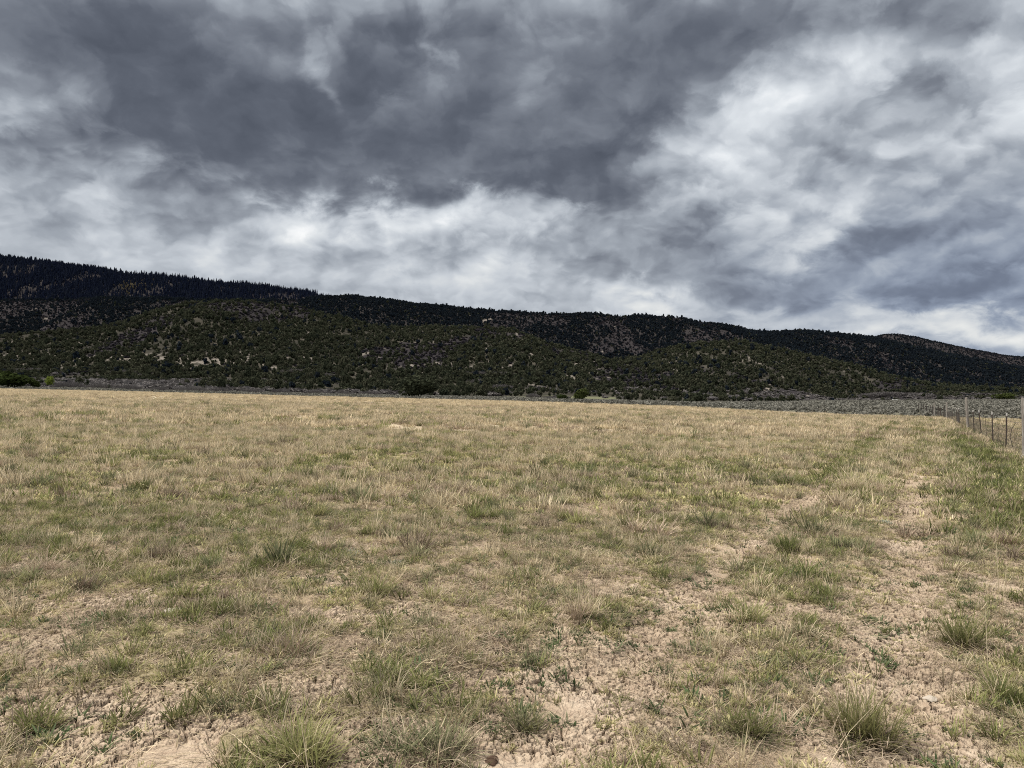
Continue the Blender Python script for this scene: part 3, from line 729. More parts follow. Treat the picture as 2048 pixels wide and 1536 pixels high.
def herb_patch(px, py, w, lab, seed):
    x, y = field_at(px, py); r = np.random.default_rng(seed); rad = w / F * y / 2
    me = blade_mesh('silvery_herb', [(*blades(r, 420, rad, .035, .008, lean=1., curl=.8), 0)], [M['silver']])
    o = link('silvery_herb', me, loc=(x, y, float(ground_z(np.array(x), np.array(y))))); o['tint'] = .7
    return tag(o, lab, 'herb', group='silvery herbs on bare soil')
herb_patch(680, 1108, 90, 'larger flat patch of silvery blue herb on bare ground left of the smaller one', 601)
herb_patch(790, 1128, 45, 'smaller flat patch of silvery blue herb beside bright green grass', 602)
herb_patch(1765, 1042, 34, 'small round silvery herb clump between the wheel tracks', 603)

# clods and stones
def lump(name, px, py, w, hgt, mat, lab, cat, seed):
    import bmesh
    x, y = field_at(px, py); r = np.random.default_rng(seed); rad = w / F * y / 2
    bm = bmesh.new(); bmesh.ops.create_icosphere(bm, subdivisions=3, radius=1)
    off = r.uniform(0, 50, 2)
    for v in bm.verts:
        n = float(fbm(np.array(v.co.x * 1.6 + off[0]), np.array(v.co.y * 1.6 + v.co.z * 1.3 + off[1]), seed, 3))
        v.co *= 0.6 + 0.8 * n
        v.co.x *= rad; v.co.y *= rad * .8; v.co.z *= hgt
    me = bpy.data.meshes.new(name); bm.to_mesh(me); bm.free(); me.materials.append(mat)
    o = link(name, me, loc=(x, y, float(ground_z(np.array(x), np.array(y))) + hgt * .3)); o.rotation_euler = (0, 0, r.uniform(0, 6))
    return tag(o, lab, cat)
lump('earth_clod', 985, 1503, 34, .014, M['clod'], 'dark crumbly clod on pale soil at bottom centre', 'clod', 701)
lump('flat_stone', 345, 1222, 34, .014, M['stone'], 'flat pale stone beside a green tuft at the left', 'stone', 702)
lump('flat_stone', 1860, 1388, 26, .014, M['stone'], 'flat pale stone lying in the right wheel track', 'stone', 703)
lump('wood_chip', 1502, 1031, 16, .012, M['wood'], 'small greyish chip lying on the bare left wheel track', 'chip', 704)

# ------------------------------------------------------------------ hillside plants
def trunk_mesh(h, r0, seed, n=7):
    r = np.random.default_rng(seed); vs = []; fs = []
    rings = 4
    for k in range(rings + 1):
        t = k / rings; rr = r0 * (1 - .55 * t); ox, oy = r.normal(0, .04 * h, 2) * (k > 0)
        for j in range(n):
            a = 2 * math.pi * j / n; q = rr * r.uniform(.8, 1.2)
            vs.append((ox + q * math.cos(a), oy + q * math.sin(a), -.3 + (h + .3) * t))
    for k in range(rings):
        for j in range(n):
            a, b = k * n + j, k * n + (j + 1) % n
            fs.append((a, b, b + n, a + n))
    for a in (.5, 2.6, 4.4):                       # limbs
        b0 = len(vs); ca, sa = math.cos(a), math.sin(a); L = h * .6
        for (d, z, q) in ((0, h * .45, r0 * .5), (L, h * 1.0, r0 * .22)):
            for j in range(4):
                g = math.pi / 2 * j
                vs.append((ca * d - sa * q * math.cos(g), sa * d + ca * q * math.cos(g), z + q * math.sin(g)))
        for j in range(4): fs.append((b0 + j, b0 + (j + 1) % 4, b0 + 4 + (j + 1) % 4, b0 + 4 + j))
    return quads_mesh('trunk', vs, fs, mat=M['bark'])
JC = [crown_mesh('crown', M['juniper'], 420, 1.0 + .1 * (i % 3), .85 + .12 * (i % 4), 8, .17, .18, 900 + i) for i in range(8)]
JT = [trunk_mesh(.8, .12, 950 + i) for i in range(4)]
JS = [crown_mesh('distant_juniper', M['juniper'], 95, 1.0, .85 + .13 * (i % 4), 6, .30, .05, 910 + i) for i in range(8)]
OC = [twig_mesh('twigs', M['thicket'], 1100, 1.0, 1.0, 930 + i, .014) for i in range(4)]
OS = [crown_mesh('distant_oak_brush', M['oak'], 80, 1.0, .6, 7, .24, .0, 940 + i) for i in range(5)]
CS = [conifer_mesh('distant_conifer', M['conifer'], 1.0, .13 + .02 * i, 960 + i) for i in range(5)]
PS = [crown_mesh('distant_shaded_juniper', M['shaded_juniper'], 95, 1.0, .95 + .13 * (i % 4), 6, .30, .05, 915 + i) for i in range(6)]  # crowns in the foliage with painted cloud shade
AS = [crown_mesh('distant_bare_aspen', M['aspen'], 60, .3, .5, 5, .09, .05, 970 + i) for i in range(3)]
SS = [crown_mesh('sagebrush', M['sage'], 70, .6, .38, 6, .13, .0, 980 + i) for i in range(5)]

def hill_pts(n, y0, y1, seed, k=.84):
    r = np.random.default_rng(seed)
    y = np.sqrt(r.uniform(y0 * y0, y1 * y1, n)); x = r.uniform(-k, k, n) * y
    return x, y
# juniper woodland; on the back ridge a cloud shadow is painted into the foliage
x, y = hill_pts(270000, 255, 2330, 2000)
px = x / y * F + 1024
dens = (1 - flat_mask(x, y)) * (1 - .65 * rock_mask(x, y)) * (1 - .97 * meadow_mask(x, y)) * (1 - .8 * brush_mask(x, y))
dens *= np.maximum(.42 + .58 * sstep(.36, .58, fbm(x / 32, y / 60, 85, 4)), .8 * sstep(1300, 1420, y))
fz = 1 - sstep(260, 520, y - toeY(px))
dens *= 1 - fz * (.45 + .48 * (1 - sstep(.42, .56, fbm(x / 26, y / 50, 90, 3))))
x, y = keep(x, y, dens, 2001); z = hill_z(x, y)
m = hill_seen(x, y, z + 4); x, y, z = x[m], y[m], z[m]
r = np.random.default_rng(2002)
s = np.clip(r.lognormal(.54, .36, len(x)), .8, 3.6) * (1 - .35 * (1 - sstep(200, 420, y - toeY(x / y * F + 1024))))
app = s / y * (np.abs(x / y) < .74)
order = np.argsort(-app)
near = order[:290]; rest = order[290:]
pts = np.stack([x, y, z], -1)
sv = np.stack([s, s, s * r.uniform(.8, 1.3, len(s))], -1)
bk = np.random.default_rng(2004).uniform(0, 1, len(rest)) < .04 + .9 * sstep(1330, 1560, y[rest] + 160 * (fbm(x[rest] / 200, y[rest] / 200, 91, 2) - .5))  # trees given the shade-tinted foliage, mostly on the back ridge
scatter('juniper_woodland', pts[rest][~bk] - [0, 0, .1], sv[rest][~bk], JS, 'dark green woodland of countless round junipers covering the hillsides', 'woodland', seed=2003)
scatter('shaded_woodland', pts[rest][bk] - [0, 0, .1], sv[rest][bk] * [1.1, 1.1, 1.2], PS, 'woodland on the back ridge, foliage tinted blue-black for cloud shade', 'woodland', seed=2005)
def tree(name, x, y, z, sx, sz, crown, trunk, label, cat='tree', group=None, rz=0.0):
    t = empty(name, (x, y, z - .05), rz); tag(t, label, cat, group)
    c = link('crown', crown, t); c.scale = (sx, sx, sz)
    k = link('trunk', trunk, t); k.scale = (sx, sx, sz)
    return t
seen_side = lambda px: 'left' if px < 700 else 'middle' if px < 1400 else 'right'
for n_, i in enumerate(near):
    tree('juniper_tree', x[i], y[i], z[i], s[i], sv[i, 2], JC[n_ % 8], JT[n_ % 4], 'dark green juniper in the nearest rank at the foot of the hills', 'tree', 'nearest junipers at the foot of the hills', rz=float(r.uniform(0, 6.28)))
print('junipers', len(rest))
# leafless oak brush
x, y = hill_pts(90000, 260, 2330, 2010)
dens = brush_mask(x, y) * (1 - flat_mask(x, y)) * (1 - meadow_mask(x, y)) * (1 - .9 * rock_mask(x, y)) + .03 * (1 - flat_mask(x, y))
x, y = keep(x, y, dens, 2011); z = hill_z(x, y); m = hill_seen(x, y, z + 3); x, y, z = x[m], y[m], z[m]
s = np.random.default_rng(2012).uniform(1.2, 2.8, len(x))
lo = y - toeY(x / y * F + 1024) < 420
OL = [crown_mesh('distant_oak_brush', M['thicket'], 80, 1.0, .6, 7, .24, .0, 946 + i) for i in range(4)]
P3, S3 = np.stack([x, y, z - .1], -1), np.stack([s * 1.3, s * 1.3, s * .8], -1)
scatter('oak_brush', P3[lo], S3[lo], OL, 'pale grey-mauve leafless brush at the foot of the hills', 'brush', seed=2014)
scatter('oak_brush', P3[~lo], S3[~lo], OS, 'grey-mauve leafless brush covering open parts of the hillsides', 'brush', seed=2013)
print('oak', len(x))
# conifers on the far left ridge
x, y = hill_pts(210000, 2380, 3500, 2020)
m = x / y < -.2; x, y = x[m], y[m]
px = x / y * F + 1024
crest = np.exp(-((y - 3250) / 90.0) ** 2) * sstep(330, 420, px)
dens = (1 - .85 * crest * (fbm(x / 60, y / 60, 93, 2) < .56)) * (1 - sstep(560, 700, px)) * (.35 + .65 * sstep(.38, .52, fbm(x / 120, y / 200, 86, 3))) * (1 - .75 * sstep(430, 640, px) * sstep(.45, .55, fbm(x / 90, y / 120, 87, 2)))
x, y = keep(x, y, np.clip(dens, 0, 1), 2021); z = hill_z(x, y); m = hill_seen(x, y, z + 12, .002); x, y, z = x[m], y[m], z[m]
r = np.random.default_rng(2022); h = np.clip(r.lognormal(2.5, .45, len(x)), 5, 30)
scatter('conifer_forest', np.stack([x, y, z - .3], -1), h, CS, 'dense blue-black conifer forest on the far left ridge', 'forest', seed=2023)
print('conifers', len(x))
cx, cy = land_at(270, 574); r = np.random.default_rng(2030)
x = cx + r.normal(0, 26, 150); y = cy + r.normal(0, 40, 150); z = hill_z(x, y)
scatter('bare_aspens', np.stack([x, y, z], -1), r.uniform(9, 13, 150), AS, 'tan patch of bare aspens inside the dark conifer forest', 'aspens', seed=2031)
# brush on the round hill at the right and on the far ridges
x, y = hill_pts(60000, 2380, 3450, 2040); px = x / y * F + 1024
x, y = keep(x, y, sstep(560, 700, px) * .8, 2041); z = hill_z(x, y); m = hill_seen(x, y, z + 4); x, y, z = x[m], y[m], z[m]
r = np.random.default_rng(2042); s = r.uniform(1.5, 3.2, len(x)); dk = r.uniform(0, 1, len(x)) < .45 + .4 * (fbm(x / 150, y / 150, 88, 2) > .55)
scatter('oak_brush', np.stack([x, y, z], -1)[~dk], s[~dk] * 1.3, OS, 'grey-mauve brush on the rounded far hill at the right', 'brush', seed=2043)
scatter('shaded_woodland', np.stack([x, y, z], -1)[dk], s[dk], PS, 'dark trees dotting the rounded far hill at the right', 'woodland', seed=2044)
# sagebrush flat
r = np.random.default_rng(2050)
y = np.sqrt(r.uniform(75 ** 2, 720 ** 2, 150000)); x = r.uniform(-.84, .84, 150000) * y
px = x / y * F + 1024
m = (y > field_edge(x / y) + 1.5) & (y < toeY(px) + 12); x, y = x[m], y[m]
x, y = keep(x, y, (.35 + .65 * sstep(.35, .6, fbm(x / 9, y / 14, 89, 3))) * (1 - .8 * meadow_mask(x, y)), 2051); z = hill_z(x, y)
s = np.random.default_rng(2052).uniform(.6, 1.45, len(x)) * (.55 + .45 * sstep(0, 30, y - field_edge(x / y)))
app = s / y; order = np.argsort(-app * (np.abs(x / y) < .74)); near = order[:240]; rest = order[240:]
scatter('sagebrush_flat', np.stack([x, y, z - .03], -1)[rest], s[rest], SS, 'grey-green sagebrush covering the flat between the field and the hills', 'sagebrush', seed=2053)
print('sage', len(rest))
SB = [crown_mesh('sagebrush', M['sage'], 260, .6, .38, 9, .075, .0, 985 + i) for i in range(5)]
for n_, i in enumerate(near):
    o = link('sagebrush', SB[n_ % 5], loc=(x[i], y[i], z[i] - .03)); o.scale = (s[i],) * 3; o.rotation_euler = (0, 0, float(r.uniform(0, 6.28)))
    tag(o, 'grey-green sagebrush growing along the far edge of the dry field', 'sagebrush', 'sagebrush along the far field edge')

# thickets of bare oak behind the field edge, each a mound
def thicket(px, py, w, h, lab=None, seed=0):
    x, y = land_at(px, py); y = max(y, float(field_edge(U(px))) + 25); x = float(U(px)) * y; z = float(hill_z(x, y))
    o = link('oak_thicket', OC[seed % 4], loc=(x, y, z - .1))
    o.scale = (w / F * y / 2, w / F * y / 2 * .7, h / F * y); o.rotation_euler = (0, 0, seed * 1.3 % 6)
    tag(o, lab or 'low grey-mauve mound of leafless brush behind the far field edge', 'thicket', 'leafless thickets behind the field')
TH = [(128, 778, 30, 12), (140, 778, 60, 16), (200, 780, 60, 16), (258, 782, 50, 14), (320, 784, 44, 12), (385, 786, 60, 15), (440, 787, 50, 14), (500, 788, 60, 12), (560, 789, 50, 12), (630, 790, 46, 12), (690, 792, 40, 10), (740, 792, 50, 12),
      (60, 746, 70, 10), (250, 748, 80, 9), (310, 752, 60, 8), (590, 748, 70, 9), (640, 752, 50, 8), (955, 750, 70, 8), (1000, 752, 60, 9), (960, 766, 50, 9), (1065, 795, 32, 9), (1100, 800, 40, 8), (1115, 796, 30, 8), (1000, 778, 50, 10), (1010, 790, 40, 10), (1790, 793, 90, 8), (1740, 794, 50, 8), (1770, 792, 60, 8)]
for i, (a, b, w, h) in enumerate(TH): thicket(a, b, w, h, seed=i)

# trees that stand out
def named_tree(px, base, w, h, mat, lab, seed, yy=None, n=1500, name='tree', trunk_h=.9):
    x, y = land_at(px, base)
    if yy: y = yy
    x = float(U(px)) * y; z = float(hill_z(np.array(x), np.array(y)))
    sx = w / F * y / 2; sz = 1.35 * h / F * y / 2
    z = min(z, EYE + float(V(base)) * y + .3)
    c = crown_mesh('crown', mat, n, 1., .88, 10, .075, .12, seed)
    return tree(name, x, y, z, sx, sz, c, trunk_mesh(.9, .07, seed), lab)
named_tree(18, 778, 84, 30, M['olive'], 'dark olive bushy tree at the left picture edge, tallest behind the field', 801, 235, name='bushy_tree')
named_tree(70, 777, 24, 18, M['olive'], 'small dark round tree just right of the big olive one at the left', 802, 240, name='bushy_tree')
named_tree(102, 766, 20, 20, M['bright'], 'bright yellow-green leafing tree, the only one of its colour', 803, 300, name='leafing_tree', n=900)
named_tree(830, 798, 84, 42, M['juniper'], 'large dark spreading juniper standing alone at the far field edge', 804, 200, name='juniper_tree', n=2600)
named_tree(1160, 806, 36, 24, M['olive'], 'broad olive juniper in front of the small green meadow', 805, 215, name='juniper_tree')
named_tree(1122, 804, 24, 13, M['olive'], 'low olive juniper next to the broad one before the green meadow', 806, 220, name='juniper_tree')
named_tree(1345, 811, 18, 15, M['juniper'], 'small black-green juniper where the sagebrush flat begins, second in its row', 807, 240, name='juniper_tree')
named_tree(1380, 812, 24, 11, M['juniper'], 'low wide black-green juniper where the sagebrush flat begins, last in its row', 808, 240, name='juniper_tree')
named_tree(1817, 802, 9, 8, M['juniper'], 'tiny dark juniper alone on the sagebrush flat right of the shed', 809, 560, name='juniper_tree', n=500)
named_tree(1880, 801, 15, 10, M['juniper'], 'dark juniper pair on the flat above the leaning fence posts', 810, 560, name='juniper_tree', n=600)
named_tree(2010, 800, 44, 15, M['olive'], 'wide dark olive thicket tree at the right above the fence', 811, 600, name='bushy_tree', n=1000)

# ------------------------------------------------------------------ small shed with a white roof
def box(x0, x1, y0, y1, z0, z1):
    v = [(x0, y0, z0), (x1, y0, z0), (x1, y1, z0), (x0, y1, z0), (x0, y0, z1), (x1, y0, z1), (x1, y1, z1), (x0, y1, z1)]
    return v, [(0, 3, 2, 1), (4, 5, 6, 7), (0, 1, 5, 4), (1, 2, 6, 5), (2, 3, 7, 6), (3, 0, 4, 7)]
sy = 520.0; sx_ = float(U(1791)) * sy; sz_ = float(hill_z(np.array(sx_), np.array(sy)))
shed = tag(empty('shed', (sx_, sy, sz_), .1), 'tiny white-roofed shed on the sagebrush flat at the foot of the hills', 'shed')
v, f = box(-2.3, 2.3, -1.4, 1.4, -.4, 1.7); link('wall', pyd_mesh('wall', v, f, mat=M['greywall']), shed)
v = [(-2.6, -1.7, 1.65), (2.6, -1.7, 1.65), (2.6, 0, 2.7), (-2.6, 0, 2.7), (2.6, 1.7, 1.65), (-2.6, 1.7, 1.65), (-2.6, -1.7, 1.75), (2.6, -1.7, 1.75), (2.6, 0, 2.82), (-2.6, 0, 2.82), (2.6, 1.7, 1.75), (-2.6, 1.7, 1.75)]
f = [(0, 1, 2, 3), (3, 2, 4, 5), (6, 9, 8, 7), (9, 11, 10, 8), (0, 6, 7, 1), (4, 10, 11, 5), (0, 3, 9, 6), (3, 5, 11, 9), (1, 7, 8, 2), (2, 8, 10, 4)]
link('roof', pyd_mesh('roof', v, f, mat=M['white']), shed)
v, f = box(-.5, .5, -1.46, -1.402, -.3, 1.5); link('door', pyd_mesh('door', v, f, mat=M['wood']), shed)

# ------------------------------------------------------------------ wire fence along the right
WOODP = [(2051, 20.7, 1.72, .14, -.03), (1936, 42.5, 1.92, .15, -.06), (1894, 71, 1.75, .15, -.02), (1870, 84, 1.8, .14, -.05)]
STEELP = [(2012, 24.2, 1.26, .015), (1986, 28.4, 1.26, -.03), (1963.5, 33.4, 1.30, -.09), (1948.5, 37.7, 1.24, -.05), (1920, 50, 1.28, -.07), (1913.5, 53.8, 1.25, 0), (1904.5, 60.5, 1.2, 0), (1898.6, 66, 1.3, -.02), (1888, 75, 1.25, .02),
          (1882, 79, 1.2, -.06), (1865, 88, 1.2, .03), (1859, 92, 1.22, .08), (1876, 82, 1.3, .02), (1853, 96, 1.2, -.03), (1847, 100, 1.2, .02), (1842, 105, 1.2, 0), (1837, 110, 1.25, .03)]
def gz(x, y):
    if y < float(field_edge(x / y)): return float(ground_z(np.array(x), np.array(y)))
    return float(hill_z(np.array(x), np.array(y)))
fx, fy = float(U(2043)) * 20.7, 20.7
fence = tag(empty('wire_fence', (fx, fy, gz(fx, fy))), 'old wire fence of grey wooden and dark steel posts along the right field side', 'fence')
bpy.context.view_layer.update()
FO = np.array([fx, fy, gz(fx, fy)])
def at_fence(px, y): 
    x = float(U(px)) * y; return np.array([x, y, gz(x, y)]) - FO
def wood_post(h, r0, seed):
    r = np.random.default_rng(seed); n = 14; rings = 12; vs = []; fs = []
    prof = r.uniform(.85, 1.12, n)
    for k in range(rings + 1):
        t = k / rings
        for j in range(n):
            a = 2 * math.pi * j / n; q = r0 / 2 * prof[j] * (1.08 - .2 * t) * r.uniform(.95, 1.05)
            vs.append((q * math.cos(a), q * math.sin(a), -.4 + (h + .4) * t + (r.uniform(-.03, .03) if k == rings else 0)))
    for k in range(rings):
        for j in range(n):
            a, b = k * n + j, k * n + (j + 1) % n; fs.append((a, b, b + n, a + n))
    fs.append(tuple(rings * n + j for j in range(n)))
    return pyd_mesh('wooden_post', vs, fs, mat=M['wood'])
def steel_post(h):
    vs, fs = [], []
    for bx in (box(-.022, .022, -.004, .004, -.4, h - .12), box(-.004, .004, .005, .036, -.4, h - .12)):
        o = len(vs); vs += bx[0]; fs += [tuple(i + o for i in q) for q in bx[1]]
    for k in range(14):                           # studs
        z = .1 + k * (h - .3) / 14; bx = box(-.006, .006, -.011, -.0045, z, z + .015)
        o = len(vs); vs += bx[0]; fs += [tuple(i + o for i in q) for q in bx[1]]
    return pyd_mesh('steel_post', vs, fs, mat=M['steel'])
def steel_tip(h):
    vs, fs = [], []
    for bx in (box(-.022, .022, -.004, .004, h - .117, h), box(-.004, .004, .005, .036, h - .117, h)):
        o = len(vs); vs += bx[0]; fs += [tuple(i + o for i in q) for q in bx[1]]
    return pyd_mesh('post_tip', vs, fs, mat=M['tip'])
posts = []
for i, (px, y, h, d, lean) in enumerate(WOODP):
    p = at_fence(px, y); o = link('wooden_post', wood_post(h, d, 40 + i), fence, p); o.rotation_euler = (0, lean, i)
    o.rotation_euler = (0, lean, 0); posts.append((y, p, h, lean))
sp, st = steel_post(1.25), steel_tip(1.25)
def stake(h):
    m = wood_post(h, .10, 60); m.materials.clear(); m.materials.append(M['stake']); m.name = 'wooden_stake'
    return m
sk_ = stake(1.25)
for i, (px, y, h, lean) in enumerate(STEELP):
    if y > 70:
        p = at_fence(px, y); o = link('wooden_stake', sk_, fence, p); o.rotation_euler = (0, lean, i); o.scale = (1, 1, (h + .15) / 1.25)
        o.rotation_euler = (0, lean, 0); posts.append((y, p, h, lean)); continue
    p = at_fence(px, y); o = link('steel_post', sp, fence, p); o.rotation_euler = (0, lean, -.5); o.scale = (1, 1, h / 1.25)
    link('post_tip', st, o); posts.append((y, p, h, lean))
posts.sort(key=lambda q: q[0])
first = at_fence(2090, 17.0); posts.insert(0, (17.0, first, 1.25, 0))
def tube(path, rad, n=5):
    vs, fs = [], []; P = [Vector(p) for p in path]
    for i, p in enumerate(P):
        d = (P[min(i + 1, len(P) - 1)] - P[max(i - 1, 0)]).normalized()
        a = d.cross(Vector((.13, .21, .97))).normalized(); b = d.cross(a)
        for j in range(n):
            g = 2 * math.pi * j / n; vs.append(tuple(p + a * rad * math.cos(g) + b * rad * math.sin(g)))
    for i in range(len(P) - 1):
        for j in range(n):
            q, w = i * n + j, i * n + (j + 1) % n; fs.append((q, w, w + n, q + n))
    return vs, fs
def merged(name, tubes, mat):
    vs, fs = [], []
    for v, f in tubes:
        o = len(vs); vs += v; fs += [tuple(i + o for i in q) for q in f]
    return pyd_mesh(name, vs, fs, mat=mat)
def strand(zf, sag):
    path = []
    for (y0, p0, h0, l0), (y1, p1, h1, l1) in zip(posts[:-1], posts[1:]):
        for k in range(4):
            t = k / 4; q = p0 * (1 - t) + p1 * t
            ln = (l0 * (1 - t) + l1 * t) * zf
            path.append((q[0] + ln, q[1], q[2] + zf - sag * 4 * t * (1 - t)))
    return path
for zf, sag in ((1.16, .03), (1.02, .05)):
    link('barbed_strand', merged('barbed_strand', [tube(strand(zf, sag), .007, 4)], M['wire']), fence)
tb = [tube(strand(zf, .02), .005, 3) for zf in (.08, .22, .36, .5, .66, .82)]
lo, hi = strand(.06, .02), strand(.83, .02)
for i in range(len(lo) - 1):
    if i > 60: break
    k = 7
    for j in range(k):
        t = j / k; a = Vector(lo[i]).lerp(Vector(lo[i + 1]), t); b = Vector(hi[i]).lerp(Vector(hi[i + 1]), t); tb.append(tube([a, b], .004, 3))
link('woven_wire', merged('woven_wire', tb, M['wire']), fence)
def stay(px, y, pts, rad=.009):
    p = at_fence(px, y); link('bent_stay', merged('bent_stay', [tube([tuple(p + np.array(q)) for q in pts], rad)], M['stake']), fence)
stay(2022, 22.8, [(.15, 0, .95), (.02, 0, .75), (-.03, 0, .5), (.05, 0, .2), (.16, 0, -.1)])
stay(1998, 26.4, [(-.08, 0, .75), (0, 0, .6), (-.01, 0, .4), (-.05, 0, .1)], .007)
stay(1973, 31, [(-.06, 0, 1.0), (-.04, 0, .7), (.0, 0, .3), (.06, 0, -.05)])
stay(1955, 36, [(-.05, 0, .55), (.12, 0, .72), (.14, 0, .95), (.05, 0, .98)], .007)
stay(1940, 41, [(.1, 0, .9), (.0, 0, .6), (.12, 0, .25)], .007)
link('diagonal_brace', merged('diagonal_brace', [tube([tuple(at_fence(2043, 20.6) + np.array((-.12, -.06, -.05))), tuple(at_fence(2043, 20.6) + np.array((.9, -.06, .75)))], .04, 8)], M['wood']), fence)

# ------------------------------------------------------------------ sky, light
SUN_EL, SUN_AZ = math.radians(58), math.radians(-85)      # azimuth from +Y towards +X
def world():
    w = bpy.data.worlds.new('World'); sc.world = w; w.use_nodes = True
    w.node_tree.nodes.clear(); nt = NT(w.node_tree)
    D = nt.node('ShaderNodeTexCoord').outputs['Generated']
    sp = nt.node('ShaderNodeSeparateXYZ'); nt.l.new(D, sp.inputs[0]); X, Y, Z = sp.outputs
    az = nt.math('ARCTAN2', X, Y); el = nt.math('ARCSINE', Z)
    # the cloud deck: a plane overhead, drawn together towards the horizon
    dz = nt.math('ADD', nt.math('MAXIMUM', Z, 0.0), 0.50)
    cp = nt.node('ShaderNodeCombineXYZ'); nt.put(cp.inputs[0], nt.math('DIVIDE', X, dz)); nt.put(cp.inputs[1], nt.math('DIVIDE', Y, dz)); nt.put(cp.inputs[2], 0.37)
    C = cp.outputs[0]
    big = nt.noise(C, 2.8, 3, 0.5, 0.0, 'Color')
    fine = nt.noise(C, 10.0, 7, 0.6, 0.3, 'Color')
    half = (.5, .5, .5)
    wv = nt.vmath('ADD', nt.vmath('MULTIPLY', nt.vmath('SUBTRACT', big, half), (0.22, 0.14, 0)), nt.vmath('MULTIPLY', nt.vmath('SUBTRACT', fine, half), (0.10, 0.075, 0)))
    ae = nt.node('ShaderNodeCombineXYZ'); nt.put(ae.inputs[0], az); nt.put(ae.inputs[1], el)
    A = nt.vmath('ADD', ae.outputs[0], wv)
    # banks of cloud: (px, py, half width px, half height px, turn deg, amount); + thin and bright, - thick and dark
    acc = nt.node('ShaderNodeValue'); acc.outputs[0].default_value = 0.57; acc = acc.outputs[0]
    for (px, py, rx, ry, rot, amt) in SKY_BANKS:
        u, v = float(U(px)), float(V(py)); a = math.atan(u); e = math.atan(v * math.cos(a)); ca = math.cos(a)
        mp = nt.node('ShaderNodeMapping', vector_type='TEXTURE'); nt.l.new(A, mp.inputs[0])
        mp.inputs['Location'].default_value = (a, e, 0); mp.inputs['Rotation'].default_value = (0, 0, math.radians(-rot))
        mp.inputs['Scale'].default_value = (rx / F * ca * ca, ry / F * ca, 1)
        d = nt.vmath('LENGTH', mp.outputs[0])
        acc = nt.math('ADD', acc, nt.ramp(d, 0.0, 1.65, amt, 0.0))
    acc = nt.math('MAXIMUM', acc, nt.math('MULTIPLY_ADD', acc, 0.4, 0.13))
    P1 = nt.vmath('ADD', C, nt.vmath('MULTIPLY', nt.vmath('SUBTRACT', fine, half), (.085, .085, 0)))
    def billow(p, sc_, det, off):
        return nt.noise(nt.vmath('ADD', p, off), sc_, det, 0.55, 0.2)
    def puff(p, sc_, det, off):
        v = nt.node('ShaderNodeTexVoronoi', feature='SMOOTH_F1', voronoi_dimensions='2D', normalize=True)
        nt.put(v.inputs['Vector'], nt.vmath('ADD', p, off)); v.inputs['Scale'].default_value = sc_; v.inputs['Detail'].default_value = det
        v.inputs['Roughness'].default_value = .55; v.inputs['Smoothness'].default_value = .6
        return nt.math('SUBTRACT', 1.0, v.outputs['Distance'])
    n1 = billow(P1, 4.6, 6, (0, 0, 0)); n1s = billow(P1, 4.6, 6, (0.025, 0.045, 0))
    p1 = puff(P1, 6.0, 3, (2.2, 5.1, 0)); p1s = puff(P1, 6.0, 3, (2.2 + .016, 5.1 + .034, 0))
    n2 = nt.noise(nt.vmath('ADD', P1, (7.1, 3.3, 0)), 2.3, 3, 0.5, 0.2)
    n3 = billow(P1, 13.0, 5, (4.4, 1.2, 0))
    near = nt.ramp(el, .08, .30, .45, 1.0)
    a1 = nt.math('MULTIPLY', nt.ramp(acc, 0.10, 0.5, 0.46, 0.36), near)
    L = nt.math('ADD', acc, nt.math('MULTIPLY', nt.math('SUBTRACT', n1, .5), a1))
    L = nt.math('ADD', L, nt.math('MULTIPLY', nt.math('SUBTRACT', n2, .5), 0.20))
    # the side of each billow that faces the light is paler
    L = nt.math('ADD', L, nt.math('MULTIPLY', nt.math('SUBTRACT', n1, n1s), nt.math('MULTIPLY', nt.ramp(acc, .1, .5, .5, .55), near)))
    L = nt.math('ADD', L, nt.math('MULTIPLY', nt.math('SUBTRACT', p1, p1s), nt.math('MULTIPLY', nt.ramp(acc, .12, .5, .40, 1.05), near)))
    L = nt.math('ADD', L, nt.math('MULTIPLY', nt.math('SUBTRACT', p1, .72), nt.math('MULTIPLY', nt.ramp(acc, .12, .5, .10, .34), near)))
    L = nt.math('ADD', L, nt.math('MULTIPLY', nt.math('SUBTRACT', n3, .5), nt.math('MULTIPLY', nt.ramp(acc, .15, .6, .06, .20), near)))
    # overhead and behind: unseen cloud, brightened to light the field
    back = nt.math('MAXIMUM', nt.ramp(el, .62, 1.0), nt.ramp(Y, 0.45, 0.0))
    L = nt.math('ADD', L, nt.math('MULTIPLY', back, 0.6))
    c = nt.cramp(nt.ramp(L, 0.0, 1.1, 0, 1, 'LINEAR'), [(0.0, (0.082, 0.095, 0.124)), (0.14, (0.115, 0.131, 0.166)), (0.30, (0.192, 0.214, 0.256)), (0.48, (0.34, 0.375, 0.425)), (0.66, (0.54, 0.58, 0.63)), (0.84, (0.72, 0.76, 0.80)), (1.0, (0.93, 0.95, 0.97))])
    # bluer air low on the right
    bl = nt.math('MULTIPLY', nt.ramp(az, .12, .55), nt.ramp(el, .32, .10))
    bl = nt.math('MULTIPLY', bl, nt.ramp(L, .75, .40))
    c = nt.mix(nt.math('MULTIPLY', bl, .75), c, nt.mix(1.0, c, (0.88, 0.97, 1.14), 'MULTIPLY'))
    # warm white low between the clouds
    wm = nt.math('MULTIPLY', nt.ramp(el, .28, .08), nt.ramp(L, .70, .95))
    c = nt.mix(wm, c, nt.mix(1.0, c, (1.03, 1.0, .95), 'MULTIPLY'))
    sky = nt.node('ShaderNodeTexSky', sky_type='NISHITA'); sky.sun_disc = False
    sky.sun_elevation = SUN_EL; sky.sun_rotation = SUN_AZ
    sk = nt.mix(1.0, sky.outputs[0], (0.10, 0.10, 0.10), 'MULTIPLY')
